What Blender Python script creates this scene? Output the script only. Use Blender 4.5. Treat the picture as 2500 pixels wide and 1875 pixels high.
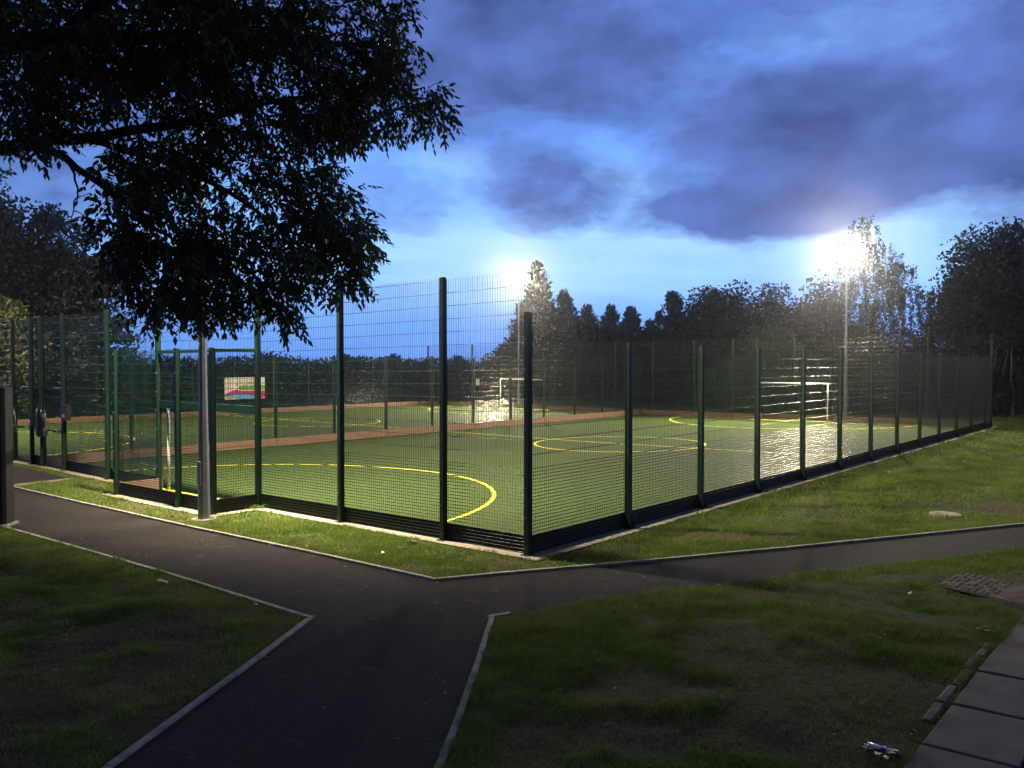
import bpy, math, random
import numpy as np
from mathutils import Vector, Matrix

# ------------------------------------------------------------------ camera, sky, exposure
S = bpy.context.scene
for o in list(bpy.data.objects):
    bpy.data.objects.remove(o)
COL = S.collection
CAMH = 2.71
FPX = 2021.0
PITCH = math.atan(47.5 / FPX)
cam_d = bpy.data.cameras.new('camera')
cam = bpy.data.objects.new('camera', cam_d)
COL.objects.link(cam)
cam.location = (0, 0, CAMH)
cam.rotation_euler = (math.pi / 2 - PITCH, 0, 0)
cam_d.sensor_width = 36
cam_d.lens = FPX / 2500 * 36
cam_d.clip_start = 0.05
cam_d.clip_end = 3000
S.camera = cam
S.render.engine = 'CYCLES'
S.cycles.use_denoising = True
S.cycles.max_bounces = 5
S.cycles.transparent_max_bounces = 8
S.cycles.sample_clamp_indirect = 4
S.cycles.caustics_reflective = False
S.cycles.caustics_refractive = False
S.view_settings.view_transform = 'Standard'
S.view_settings.look = 'None'
S.view_settings.exposure = 0.5
S.view_settings.gamma = 1.0

LAMP_W = 11500.0          # spot power of one floodlight head
LAMP_COL = (1.0, 0.86, 0.62)
HAZE = 0.0009
HAZE_G = 0.95


def srgb(r, g, b):
    f = lambda c: c / 12.92 if c <= 0.04045 else ((c + 0.055) / 1.055) ** 2.4
    return (f(r / 255), f(g / 255), f(b / 255))


class NT:
    """small helper for node trees"""
    def __init__(s, tree):
        s.t = tree
        s.n = tree.nodes
        s.l = tree.links
    def add(s, typ, **kw):
        n = s.n.new(typ)
        for k, v in kw.items():
            setattr(n, k, v)
        return n
    def link(s, a, b):
        s.l.new(a, b)
    def val(s, sock, v):
        if isinstance(v, (int, float)):
            sock.default_value = v
        elif isinstance(v, tuple):
            sock.default_value = v
        else:
            s.l.new(v, sock)
    def math(s, op, a, b=None, c=None, clamp=False):
        n = s.add('ShaderNodeMath', operation=op, use_clamp=clamp)
        s.val(n.inputs[0], a)
        if b is not None: s.val(n.inputs[1], b)
        if c is not None: s.val(n.inputs[2], c)
        return n.outputs[0]
    def noise(s, vec, scale, detail=4, rough=0.55, dist=0.0):
        n = s.add('ShaderNodeTexNoise')
        if vec is not None: s.link(vec, n.inputs['Vector'])
        n.inputs['Scale'].default_value = scale
        n.inputs['Detail'].default_value = detail
        n.inputs['Roughness'].default_value = rough
        n.inputs['Distortion'].default_value = dist
        return n.outputs['Fac']
    def ramp(s, fac, stops, interp='LINEAR'):
        n = s.add('ShaderNodeValToRGB')
        n.color_ramp.interpolation = interp
        e = n.color_ramp.elements
        while len(e) < len(stops): e.new(0.5)
        for i, (p, c) in enumerate(stops):
            e[i].position = p
            e[i].color = (*c, 1) if len(c) == 3 else c
        s.val(n.inputs[0], fac)
        return n.outputs[0]
    def mix(s, fac, a, b, mode='MIX'):
        n = s.add('ShaderNodeMix', data_type='RGBA', blend_type=mode)
        s.val(n.inputs[0], fac)
        s.val(n.inputs[6], (*a, 1) if isinstance(a, tuple) and len(a) == 3 else a)
        s.val(n.inputs[7], (*b, 1) if isinstance(b, tuple) and len(b) == 3 else b)
        return n.outputs[2]


def build_world():
    w = bpy.data.worlds.new('World')
    S.world = w
    w.use_nodes = True
    t = NT(w.node_tree)
    t.n.clear()
    tc = t.add('ShaderNodeTexCoord')
    sep = t.add('ShaderNodeSeparateXYZ')
    t.link(tc.outputs['Generated'], sep.inputs[0])
    x, y, z = sep.outputs
    az = t.math('ARCTAN2', x, y)
    hyp = t.math('SQRT', t.math('ADD', t.math('MULTIPLY', x, x), t.math('MULTIPLY', y, y)))
    el = t.math('ARCTAN2', z, hyp)
    # warped coordinates so cloud borders break up
    comb = t.add('ShaderNodeCombineXYZ')
    t.link(az, comb.inputs[0]); t.link(t.math('MULTIPLY', el, 1.9), comb.inputs[1])
    P = comb.outputs[0]
    n1 = t.noise(P, 6.5, 8, 0.58, 0.3)
    mp = t.add('ShaderNodeMapping'); mp.inputs['Location'].default_value = (5.3, 2.1, 0.7)
    t.link(P, mp.inputs[0])
    n2 = t.noise(mp.outputs[0], 5.5, 8, 0.58, 0.3)
    azw = t.math('ADD', az, t.math('MULTIPLY', t.math('SUBTRACT', n1, 0.5), 0.13))
    elw = t.math('ADD', el, t.math('MULTIPLY', t.math('SUBTRACT', n2, 0.5), 0.075))

    def aeq(px, py):
        u = (px - 1250) / FPX; v = (890 - py) / FPX
        return math.atan(u), math.atan(v / math.sqrt(1 + u * u))

    def field(blobs):
        tot = None
        for (px, py, rx, ry, tilt, wgt) in blobs:
            a0, e0 = aeq(px, py)
            dx = t.math('SUBTRACT', azw, a0)
            dy = t.math('SUBTRACT', elw, e0)
            if tilt:
                dy = t.math('ADD', dy, t.math('MULTIPLY', dx, tilt))
            dx = t.math('DIVIDE', dx, rx / FPX)
            dy = t.math('DIVIDE', dy, ry / FPX)
            q = t.math('ADD', t.math('MULTIPLY', dx, dx), t.math('MULTIPLY', dy, dy))
            g = t.math('MULTIPLY', t.math('POWER', 2.718, t.math('MULTIPLY', t.math('MULTIPLY', q, q), -0.7)), wgt)
            tot = g if tot is None else t.math('ADD', tot, g)
        return tot
    # dark cloud masses (pixel columns and rows of the photograph turned into sky directions)
    dark = field([
        (1300, 90, 330, 170, 0.0, 0.50),
        (1640, 250, 380, 110, 0.12, 0.62),
        (1330, 455, 160, 90, 0.1, 0.85),
        (1120, 220, 200, 130, 0.0, 0.40),
        (960, 500, 130, 75, 0.1, 0.55),
        (1960, 420, 390, 130, -0.12, 1.00),
        (1800, 530, 210, 42, 0.0, 0.60),
        (2260, 230, 380, 150, -0.22, 0.70),
        (2480, 250, 260, 120, -0.2, 0.35),
        (1800, 60, 330, 60, 0.05, 0.30),
        (400, 100, 620, 260, 0, 0.45),
        (-600, 300, 700, 300, 0, 0.6),
        (3300, 300, 700, 260, 0, 0.8),
        (1250, -900, 3000, 700, 0, 0.75),
    ])
    bright = field([
        (1900, 640, 1100, 90, 0.0, 0.95),
        (1250, 600, 420, 60, -0.05, 0.8),
        (1530, 470, 110, 45, 0.2, 0.75),
        (1130, 400, 110, 45, 0.2, 0.55),
        (2420, 500, 190, 60, -0.35, 1.0),
        (2250, 30, 340, 70, -0.05, 0.50),
        (1290, 40, 50, 40, 0, 0.20),
        (1640, 560, 170, 35, 0.0, 0.75),
        (800, 700, 500, 80, 0.0, 0.45),
    ])
    fb = t.noise(P, 4.0, 9, 0.55, 0.4)
    fb2 = t.noise(P, 13.0, 6, 0.6, 0.2)
    fb3 = t.noise(P, 34.0, 8, 0.68, 0.6)
    dk = t.math('ADD', dark, t.math('MULTIPLY', t.math('SUBTRACT', fb, 0.5), 1.35))
    dk = t.math('ADD', dk, t.math('MULTIPLY', t.math('SUBTRACT', fb2, 0.5), 0.75))
    dk = t.math('ADD', dk, t.math('MULTIPLY', t.math('SUBTRACT', fb3, 0.5), 0.42))
    dkm = t.ramp(dk, [(0.14, (0, 0, 0)), (0.42, (.34, .34, .34)), (0.70, (.70, .70, .70)), (1.05, (1, 1, 1))], 'EASE')
    # clear-sky gradient by elevation
    base = t.ramp(t.math('MULTIPLY', el, 1 / 0.9, clamp=True),
                  [(0.0, srgb(98, 144, 226)), (0.06, srgb(104, 154, 238)), (0.16, srgb(124, 176, 242)),
                   (0.30, srgb(96, 142, 224)), (0.45, srgb(80, 118, 204)), (1.0, srgb(44, 66, 130))])
    brm = t.math('MULTIPLY', bright, t.ramp(fb2, [(0.25, (.55, .55, .55)), (0.7, (1, 1, 1))]), clamp=True)
    sky = t.mix(brm, base, srgb(144, 188, 238))
    cl = t.ramp(t.noise(P, 7.0, 6, 0.55, 0.2), [(0.3, srgb(56, 72, 122)), (0.7, srgb(84, 110, 176))])
    cst = t.add('ShaderNodeCombineXYZ')
    t.link(t.math('MULTIPLY', az, 3.0), cst.inputs[0]); t.link(t.math('MULTIPLY', el, 22.0), cst.inputs[1])
    stk = t.ramp(t.noise(cst.outputs[0], 1.6, 6, 0.6, 0.5), [(0.45, (0, 0, 0)), (0.75, (1, 1, 1))])
    sky = t.mix(t.math('MULTIPLY', stk, 0.45), sky, srgb(104, 146, 222))
    out = t.mix(dkm, sky, cl)
    # the sky darkens towards the zenith and away from the afterglow
    zen = t.ramp(el, [(0.42, (0, 0, 0)), (0.75, (1, 1, 1))])
    back = t.ramp(t.math('MULTIPLY_ADD', y, -0.5, 0.5), [(0.5, (0, 0, 0)), (0.75, (1, 1, 1))])
    out = t.mix(t.math('MAXIMUM', zen, back), out, srgb(50, 52, 64))
    bg = t.add('ShaderNodeBackground')
    t.link(out, bg.inputs['Color'])
    bg.inputs['Strength'].default_value = 1.12
    wo = t.add('ShaderNodeOutputWorld')
    t.link(bg.outputs[0], wo.inputs[0])
build_world()

# ------------------------------------------------------------------ helpers
random.seed(7)
RNG = np.random.default_rng(11)
TH = math.atan(0.8486)
C0 = np.array([0.254, 11.68])
E1 = np.array([-math.cos(TH), math.sin(TH)])   # along the near end, to the left
E2 = np.array([math.sin(TH), math.cos(TH)])    # along the long side, away


def W(s, w):
    p = C0 + E1 * s + E2 * w
    return float(p[0]), float(p[1])


def SW(x, y):
    dx = x - C0[0]; dy = y - C0[1]
    return dx * E1[0] + dy * E1[1], dx * E2[0] + dy * E2[1]


def base_z(x, y):
    s, w = SW(x, y)
    return -0.012 * np.clip(s, 0, 10)


def PX(px, py, off=0.0):
    """ground point under a pixel of the 2500 px photograph"""
    dx = (px - 1250) / FPX; dy = (937.5 - py) / FPX
    d = np.array([dx, math.cos(PITCH) + dy * math.sin(PITCH), -math.sin(PITCH) + dy * math.cos(PITCH)])
    z = 0.0
    for _ in range(6):
        k = (z + off - CAMH) / d[2]
        z = float(base_z(d[0] * k, d[1] * k))
    return float(d[0] * k), float(d[1] * k)


def PD(px, py, Y):
    """point on a pixel's ray at depth Y"""
    dx = (px - 1250) / FPX; dy = (937.5 - py) / FPX
    d = (dx, math.cos(PITCH) + dy * math.sin(PITCH), -math.sin(PITCH) + dy * math.cos(PITCH))
    k = Y / d[1]
    return Vector((d[0] * k, Y, CAMH + d[2] * k))


def lattice(ix, iy, seed):
    n = (ix.astype(np.int64) * 374761393 + iy.astype(np.int64) * 668265263 + seed * 1442695041) & 0xffffffff
    n = ((n ^ (n >> 13)) * 1274126177) & 0xffffffff
    return ((n ^ (n >> 16)) & 0xffff) / 65535.0


def vnoise(x, y, seed=0):
    ix = np.floor(x); iy = np.floor(y)
    fx = x - ix; fy = y - iy
    fx = fx * fx * (3 - 2 * fx); fy = fy * fy * (3 - 2 * fy)
    a = lattice(ix, iy, seed); b = lattice(ix + 1, iy, seed)
    c = lattice(ix, iy + 1, seed); d = lattice(ix + 1, iy + 1, seed)
    return (a * (1 - fx) + b * fx) * (1 - fy) + (c * (1 - fx) + d * fx) * fy


def fbm(x, y, seed=0, octv=4):
    t = 0; a = 0.5; n = 0
    for i in range(octv):
        t = t + a * vnoise(x * 2 ** i, y * 2 ** i, seed + i); n += a; a *= 0.5
    return t / n


def inpoly(x, y, poly):
    r = np.zeros(np.shape(x), bool)
    n = len(poly)
    for i in range(n):
        x1, y1 = poly[i]; x2, y2 = poly[(i + 1) % n]
        c = ((y1 > y) != (y2 > y))
        with np.errstate(divide='ignore', invalid='ignore'):
            xi = (x2 - x1) * (y - y1) / ((y2 - y1) if y2 != y1 else 1e-9) + x1
        r ^= c & (x < xi)
    return r


def segdist(x, y, line):
    d = np.full(np.shape(x), 1e9)
    for (x1, y1), (x2, y2) in zip(line[:-1], line[1:]):
        vx, vy = x2 - x1, y2 - y1
        L = vx * vx + vy * vy + 1e-12
        t = np.clip(((x - x1) * vx + (y - y1) * vy) / L, 0, 1)
        d = np.minimum(d, np.hypot(x - x1 - t * vx, y - y1 - t * vy))
    return d


# ---- objects
def tag(o, label=None, cat=None, group=None, kind=None):
    if label: o['label'] = label
    if cat: o['category'] = cat
    if group: o['group'] = group
    if kind: o['kind'] = kind
    return o


def empty(name, loc=(0, 0, 0), rz=0.0, parent=None):
    o = bpy.data.objects.new(name, None)
    COL.objects.link(o)
    o.location = loc
    o.rotation_euler = (0, 0, rz)
    o.empty_display_size = 0.2
    if parent: o.parent = parent
    return o


def npmesh(name, V, F, mat, parent=None, smooth=False, loc=None, rz=0.0, k=None):
    """V (n,3); F (m,k) int array"""
    V = np.asarray(V, np.float32); F = np.asarray(F, np.int32)
    me = bpy.data.meshes.new(name)
    me.vertices.add(len(V)); me.vertices.foreach_set('co', V.ravel())
    m, kk = F.shape
    me.loops.add(m * kk); me.loops.foreach_set('vertex_index', F.ravel())
    me.polygons.add(m)
    me.polygons.foreach_set('loop_start', np.arange(0, m * kk, kk, dtype=np.int32))
    me.polygons.foreach_set('loop_total', np.full(m, kk, np.int32))
    if smooth: me.polygons.foreach_set('use_smooth', np.ones(m, bool))
    me.update(calc_edges=True)
    me.materials.append(mat)
    return link(name, me, parent, loc, rz)


def link(name, me, parent=None, loc=None, rz=0.0):
    o = bpy.data.objects.new(name, me)
    COL.objects.link(o)
    if parent: o.parent = parent
    if loc is not None: o.location = loc
    o.rotation_euler = (0, 0, rz)
    return o


class MB:
    """mesh collector"""
    def __init__(s):
        s.v = []; s.f = []; s.m = []
    def raw(s, vs, fs, mi=0):
        n = len(s.v)
        s.v += [tuple(v) for v in vs]
        s.f += [tuple(i + n for i in f) for f in fs]
        s.m += [mi] * len(fs)
    def box(s, a, b, mi=0, bev=0.0):
        x0, y0, z0 = a; x1, y1, z1 = b
        if bev <= 0:
            s.raw([(x0, y0, z0), (x1, y0, z0), (x1, y1, z0), (x0, y1, z0), (x0, y0, z1), (x1, y0, z1), (x1, y1, z1), (x0, y1, z1)],
                  [(0, 3, 2, 1), (4, 5, 6, 7), (0, 1, 5, 4), (1, 2, 6, 5), (2, 3, 7, 6), (3, 0, 4, 7)], mi)
        else:   # vertical edges and top bevelled
            c = bev
            ring = lambda k, z: [(x0 + k, y0, z), (x1 - k, y0, z), (x1, y0 + k, z), (x1, y1 - k, z), (x1 - k, y1, z), (x0 + k, y1, z), (x0, y1 - k, z), (x0, y0 + k, z)]
            ri = [(x0 + 2 * c, y0 + c, z1), (x1 - 2 * c, y0 + c, z1), (x1 - c, y0 + 2 * c, z1), (x1 - c, y1 - 2 * c, z1), (x1 - 2 * c, y1 - c, z1), (x0 + 2 * c, y1 - c, z1), (x0 + c, y1 - 2 * c, z1), (x0 + c, y0 + 2 * c, z1)]
            vs = ring(c, z0) + ring(c, z1 - c) + ri
            fs = [tuple(reversed(range(8)))]
            for q in (0, 8):
                fs += [(q + i, q + (i + 1) % 8, q + 8 + (i + 1) % 8, q + 8 + i) for i in range(8)]
            fs.append(tuple(range(16, 24)))
            s.raw(vs, fs, mi)
    def tube(s, pts, rad, n=8, mi=0, cap=True, aim=None):
        pts = [Vector(p) for p in pts]
        if not isinstance(rad, (list, tuple)): rad = [rad] * len(pts)
        b = len(s.v)
        prev = None
        for i, p in enumerate(pts):
            d = (pts[min(i + 1, len(pts) - 1)] - pts[max(i - 1, 0)])
            if d.length < 1e-9: d = Vector((0, 0, 1))
            d.normalize()
            if prev is None:
                a = Vector((0, 0, 1)) if abs(d.z) < 0.9 else Vector((1, 0, 0))
                u = d.cross(a).normalized()
            else:
                u = (prev - d * prev.dot(d))
                u = u.normalized() if u.length > 1e-6 else d.orthogonal().normalized()
            prev = u
            v = d.cross(u)
            for k in range(n):
                t = 2 * math.pi * k / n
                s.v.append(tuple(p + (u * math.cos(t) + v * math.sin(t)) * rad[i]))
        for i in range(len(pts) - 1):
            for k in range(n):
                a = b + i * n + k; c = b + i * n + (k + 1) % n
                s.f.append((a, c, c + n, a + n)); s.m.append(mi)
        if cap:
            s.f.append(tuple(b + k for k in reversed(range(n)))); s.m.append(mi)
            q = b + (len(pts) - 1) * n
            s.f.append(tuple(q + k for k in range(n))); s.m.append(mi)
    def lathe(s, prof, n=24, c=(0, 0, 0), mi=0):
        b = len(s.v)
        for r, z in prof:
            for k in range(n):
                t = 2 * math.pi * k / n
                s.v.append((c[0] + r * math.cos(t), c[1] + r * math.sin(t), c[2] + z))
        for i in range(len(prof) - 1):
            for k in range(n):
                a = b + i * n + k; d = b + i * n + (k + 1) % n
                s.f.append((a, d, d + n, a + n)); s.m.append(mi)
    def obj(s, name, mats, parent=None, smooth=False, loc=None, rz=0.0):
        me = bpy.data.meshes.new(name)
        me.from_pydata(s.v, [], s.f)
        if not isinstance(mats, (list, tuple)): mats = [mats]
        for m in mats: me.materials.append(m)
        if len(mats) > 1: me.polygons.foreach_set('material_index', s.m)
        if smooth: me.polygons.foreach_set('use_smooth', [True] * len(s.f))
        me.update()
        return link(name, me, parent, loc, rz)


# ------------------------------------------------------------------ materials
def newmat(name):
    m = bpy.data.materials.new(name)
    m.use_nodes = True
    t = NT(m.node_tree)
    b = t.n['Principled BSDF']
    return m, t, b


def gmat(name, c1, c2, scale, rough=0.8, metal=0.0, spec=0.5, bump=0.0, bscale=None, detail=5, bdist=0.01):
    m, t, b = newmat(name)
    tc = t.add('ShaderNodeTexCoord')
    f = t.noise(tc.outputs['Object'], scale, detail, 0.6)
    t.link(t.ramp(f, [(0.3, c1), (0.7, c2)]), b.inputs['Base Color'])
    b.inputs['Roughness'].default_value = rough
    b.inputs['Metallic'].default_value = metal
    b.inputs['Specular IOR Level'].default_value = spec
    if bump > 0:
        bn = t.add('ShaderNodeBump')
        bn.inputs['Strength'].default_value = bump
        bn.inputs['Distance'].default_value = bdist
        t.link(t.noise(tc.outputs['Object'], bscale or scale * 4, 4, 0.6), bn.inputs['Height'])
        t.link(bn.outputs[0], b.inputs['Normal'])
    return m


def leafmat(name, c1, c2, scale=1.2, rough=0.55, trans=0.25, spec=0.35):
    m, t, b = newmat(name)
    tc = t.add('ShaderNodeTexCoord')
    f = t.noise(tc.outputs['Object'], scale, 3, 0.6)
    f2 = t.noise(tc.outputs['Object'], scale * 14, 2, 0.6)
    ff = t.math('ADD', t.math('MULTIPLY', f, 0.6), t.math('MULTIPLY', f2, 0.4))
    col = t.ramp(ff, [(0.35, c1), (0.65, c2)])
    t.link(col, b.inputs['Base Color'])
    b.inputs['Roughness'].default_value = rough
    b.inputs['Specular IOR Level'].default_value = spec
    if trans > 0:
        tr = t.add('ShaderNodeBsdfTranslucent')
        t.link(col, tr.inputs['Color'])
        mx = t.add('ShaderNodeMixShader'); mx.inputs[0].default_value = trans
        t.link(b.outputs[0], mx.inputs[1]); t.link(tr.outputs[0], mx.inputs[2])
        t.link(mx.outputs[0], t.n['Material Output'].inputs[0])
    return m


M = {}
M['green'] = gmat('green_powder_coat', (0.003, 0.016, 0.008), (0.004, 0.021, 0.010), 6, rough=0.5, spec=0.3)
M['wire'] = gmat('green_coated_wire', (0.003, 0.012, 0.007), (0.004, 0.017, 0.009), 3, rough=0.28, spec=0.45)
M['bolt'] = gmat('zinc_bolt', (0.5, 0.5, 0.5), (0.7, 0.7, 0.7), 20, rough=0.25, metal=1.0)
M['galv'] = gmat('galvanised_steel', (0.17, 0.18, 0.21), (0.25, 0.26, 0.30), 9, rough=0.55, metal=0.35, bump=0.1, bscale=30)
M['white'] = gmat('white_paint', (0.72, 0.72, 0.70), (0.8, 0.8, 0.78), 8, rough=0.4)
M['black'] = gmat('black_paint', (0.006, 0.006, 0.008), (0.012, 0.012, 0.014), 8, rough=0.45)
M['bark'] = gmat('bark', (0.018, 0.014, 0.010), (0.055, 0.042, 0.032), 9, rough=0.95, bump=0.8, bscale=30, bdist=0.02)
M['palebark'] = gmat('pale_bark', (0.05, 0.045, 0.04), (0.28, 0.26, 0.23), 5, rough=0.9, bump=0.5, bscale=20, bdist=0.02)
M['concrete'] = gmat('concrete', (0.24, 0.20, 0.155), (0.36, 0.30, 0.235), 7, rough=0.9, bump=0.4, bscale=60)
M['kerb'] = gmat('kerb_concrete', (0.17, 0.16, 0.135), (0.42, 0.38, 0.32), 10, rough=0.9, bump=0.6, bscale=80)
M['slab'] = gmat('paving_slab', (0.060, 0.048, 0.038), (0.155, 0.128, 0.102), 3, rough=0.9, bump=0.4, bscale=90)
M['yellow'] = gmat('yellow_line_fibre', (0.55, 0.50, 0.02), (0.72, 0.66, 0.04), 14, rough=0.9, bump=0.5, bscale=150)


def timber():
    m, t, b = newmat('kickboard_timber')
    tc = t.add('ShaderNodeTexCoord')
    mp = t.add('ShaderNodeMapping'); mp.inputs['Scale'].default_value = (1.2, 8, 26)
    t.link(tc.outputs['Object'], mp.inputs[0])
    f = t.noise(mp.outputs[0], 1.0, 6, 0.6, 0.6)
    t.link(t.ramp(f, [(0.3, (0.13, 0.072, 0.042)), (0.55, (0.20, 0.118, 0.070)), (0.75, (0.28, 0.175, 0.105))]), b.inputs['Base Color'])
    b.inputs['Roughness'].default_value = 0.8
    return m
M['timber'] = timber()
M['timber_out'] = gmat('shaded_timber', (0.030, 0.024, 0.020), (0.060, 0.046, 0.036), 14, rough=0.9, spec=0.1)  # outer board faces: same timber, with their shade put into a darker colour


def asphalt():
    m, t, b = newmat('path_asphalt')
    tc = t.add('ShaderNodeTexCoord')
    O = tc.outputs['Object']
    big = t.noise(O, 0.9, 8, 0.72, 0.6)
    fine = t.noise(O, 55, 3, 0.7)
    vo = t.add('ShaderNodeTexVoronoi'); vo.inputs['Scale'].default_value = 95
    t.link(O, vo.inputs['Vector'])
    c = t.ramp(big, [(0.32, (0.0055, 0.0047, 0.0046)), (0.5, (0.012, 0.0102, 0.0097)), (0.66, (0.025, 0.0215, 0.020))])
    c = t.mix(t.ramp(fine, [(0.35, (0, 0, 0)), (0.75, (1, 1, 1))]), c, (0.034, 0.028, 0.024))
    sp = t.ramp(vo.outputs['Color'], [(0.90, (0, 0, 0)), (0.97, (1, 1, 1))])
    c = t.mix(t.math('MULTIPLY', sp, 0.6), c, (0.16, 0.14, 0.13))
    md = t.noise(O, 7.0, 6, 0.75, 0.8)
    c = t.mix(t.ramp(md, [(0.42, (0, 0, 0)), (0.62, (.8, .8, .8))]), c, (0.027, 0.0235, 0.022))
    # pale scuffs
    sc = t.noise(O, 2.3, 7, 0.75, 1.2)
    c = t.mix(t.math('MULTIPLY', t.ramp(sc, [(0.58, (0, 0, 0)), (0.68, (1, 1, 1))]), 0.45), c, (0.11, 0.095, 0.085))
    t.link(c, b.inputs['Base Color'])
    b.inputs['Roughness'].default_value = 0.85
    b.inputs['Specular IOR Level'].default_value = 0.15
    bn = t.add('ShaderNodeBump'); bn.inputs['Strength'].default_value = 0.9; bn.inputs['Distance'].default_value = 0.006
    t.link(vo.outputs['Distance'], bn.inputs['Height'])
    bn2 = t.add('ShaderNodeBump'); bn2.inputs['Strength'].default_value = 0.6; bn2.inputs['Distance'].default_value = 0.02
    t.link(t.noise(O, 4, 4, 0.6), bn2.inputs['Height'])
    t.link(bn.outputs[0], bn2.inputs['Normal'])
    t.link(bn2.outputs[0], b.inputs['Normal'])
    return m
M['asphalt'] = asphalt()


def turf():
    m, t, b = newmat('artificial_turf')
    tc = t.add('ShaderNodeTexCoord')
    O = tc.outputs['Object']
    big = t.noise(O, 0.5, 5, 0.6)
    fine = t.noise(O, 38, 4, 0.7)
    c = t.ramp(big, [(0.3, (0.023, 0.042, 0.009)), (0.7, (0.034, 0.057, 0.013))])
    c = t.mix(t.ramp(fine, [(0.38, (0, 0, 0)), (0.72, (1, 1, 1))]), c, (0.056, 0.080, 0.024))
    t.link(c, b.inputs['Base Color'])
    b.inputs['Roughness'].default_value = 0.9
    b.inputs['Specular IOR Level'].default_value = 0.08
    bn = t.add('ShaderNodeBump'); bn.inputs['Strength'].default_value = 0.7; bn.inputs['Distance'].default_value = 0.02
    t.link(fine, bn.inputs['Height'])
    t.link(bn.outputs[0], b.inputs['Normal'])
    return m
M['turf'] = turf()


def groundmat():
    m, t, b = newmat('soil_and_grass')
    tc = t.add('ShaderNodeTexCoord')
    O = tc.outputs['Object']
    at_ = t.add('ShaderNodeAttribute'); at_.attribute_name = 'cover'
    fine = t.noise(O, 24, 5, 0.7)
    g = t.ramp(fine, [(0.3, (0.055, 0.080, 0.020)), (0.7, (0.140, 0.165, 0.050))])
    s = t.ramp(fine, [(0.3, (0.042, 0.031, 0.021)), (0.7, (0.120, 0.094, 0.064))])
    c = t.mix(t.math('ADD', at_.outputs['Fac'], t.math('MULTIPLY', t.math('SUBTRACT', fine, 0.5), 0.8), clamp=True), s, g)
    t.link(c, b.inputs['Base Color'])
    b.inputs['Roughness'].default_value = 0.95
    b.inputs['Specular IOR Level'].default_value = 0.1
    bn = t.add('ShaderNodeBump'); bn.inputs['Strength'].default_value = 1.0; bn.inputs['Distance'].default_value = 0.05
    t.link(t.noise(O, 11, 6, 0.7), bn.inputs['Height'])
    t.link(bn.outputs[0], b.inputs['Normal'])
    return m
M['ground'] = groundmat()
M['blade'] = leafmat('grass_blades', (0.080, 0.165, 0.020), (0.225, 0.270, 0.062), 0.9, rough=0.6, trans=0.4, spec=0.2)
M['ash'] = leafmat('ash_leaves', (0.045, 0.066, 0.024), (0.105, 0.125, 0.048), 1.5, rough=0.40, trans=0.2)
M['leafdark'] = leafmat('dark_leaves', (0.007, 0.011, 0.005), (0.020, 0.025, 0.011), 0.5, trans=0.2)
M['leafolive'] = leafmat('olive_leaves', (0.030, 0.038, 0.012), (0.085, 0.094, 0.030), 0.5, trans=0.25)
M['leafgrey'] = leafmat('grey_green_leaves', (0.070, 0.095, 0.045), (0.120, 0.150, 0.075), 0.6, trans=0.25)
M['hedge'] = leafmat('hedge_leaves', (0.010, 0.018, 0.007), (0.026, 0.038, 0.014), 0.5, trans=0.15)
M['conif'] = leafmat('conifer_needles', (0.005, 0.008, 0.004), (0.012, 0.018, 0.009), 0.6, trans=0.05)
M['straw'] = gmat('dry_stalk', (0.30, 0.27, 0.12), (0.42, 0.38, 0.18), 20, rough=0.9)
M['litter'] = gmat('white_litter', (0.6, 0.6, 0.56), (0.75, 0.74, 0.7), 20, rough=0.7)
M['dryleaf'] = gmat('dry_leaf', (0.05, 0.03, 0.02), (0.12, 0.08, 0.05), 30, rough=0.9)
M['dryleaf2'] = gmat('pale_dry_leaf', (0.07, 0.055, 0.035), (0.20, 0.16, 0.10), 3, rough=0.9)
M['alu'] = gmat('crushed_aluminium', (0.6, 0.6, 0.62), (0.9, 0.9, 0.92), 30, rough=0.2, metal=1.0)


def emis(name, col, strength):
    m, t, b = newmat(name)
    b.inputs['Base Color'].default_value = (0.8, 0.8, 0.8, 1)
    b.inputs['Emission Color'].default_value = (*col, 1)
    b.inputs['Emission Strength'].default_value = strength
    return m
M['lens'] = emis('floodlight_lens', LAMP_COL, 700.0)

# ------------------------------------------------------------------ outlines of paths and lawns
def ext(a, b, d):
    v = Vector((b[0] - a[0], b[1] - a[1])).normalized()
    return (b[0] + v.x * d, b[1] + v.y * d)

k_gate = [PX(177, 1170), PX(16, 1188)]
upL = [PX(16, 1188), PX(243, 1240), PX(469, 1291), PX(757, 1352), PX(1060, 1420)]
upR = [PX(1060, 1420), PX(1250, 1402), PX(1583, 1373), PX(1921, 1341.5), PX(2240, 1309), PX(2500, 1283)]
upR.append(ext(upR[-2], upR[-1], 6)); upR.append(ext(upR[-2], upR[-1], 40))
loR = [PX(1195, 1511), PX(1250, 1501), PX(1600, 1446), PX(1900, 1411), PX(2108, 1387), PX(2299, 1366), PX(2500, 1338)]
loR.append(ext(loR[-2], loR[-1], 6)); loR.append(ext(loR[-2], loR[-1], 40))
botR = [PX(1195, 1511), PX(1158, 1624), PX(1102, 1777), PX(1062, 1875)]
botR.append(ext(botR[-2], botR[-1], 9))
botL = [PX(756, 1507), PX(565, 1650), PX(257, 1875)]
botL.append(ext(botL[-2], botL[-1], 2)); botL.append((botL[-1][0] - 0.6, botL[-1][1] - 7))
loL = [PX(756, 1507), PX(550, 1443), PX(396, 1395), PX(226, 1347), PX(17, 1288)]
loL.append(ext(loL[-2], loL[-1], 14))
gp = W(24, -0.32)
path_poly = (botR[::-1] + loR[1:] + upR[::-1] + upL[::-1][1:] + [k_gate[0]] + [gp, (gp[0] - 6, gp[1] - 1)]
             + [loL[-1]] + loL[::-1][1:] + botL[1:])
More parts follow.
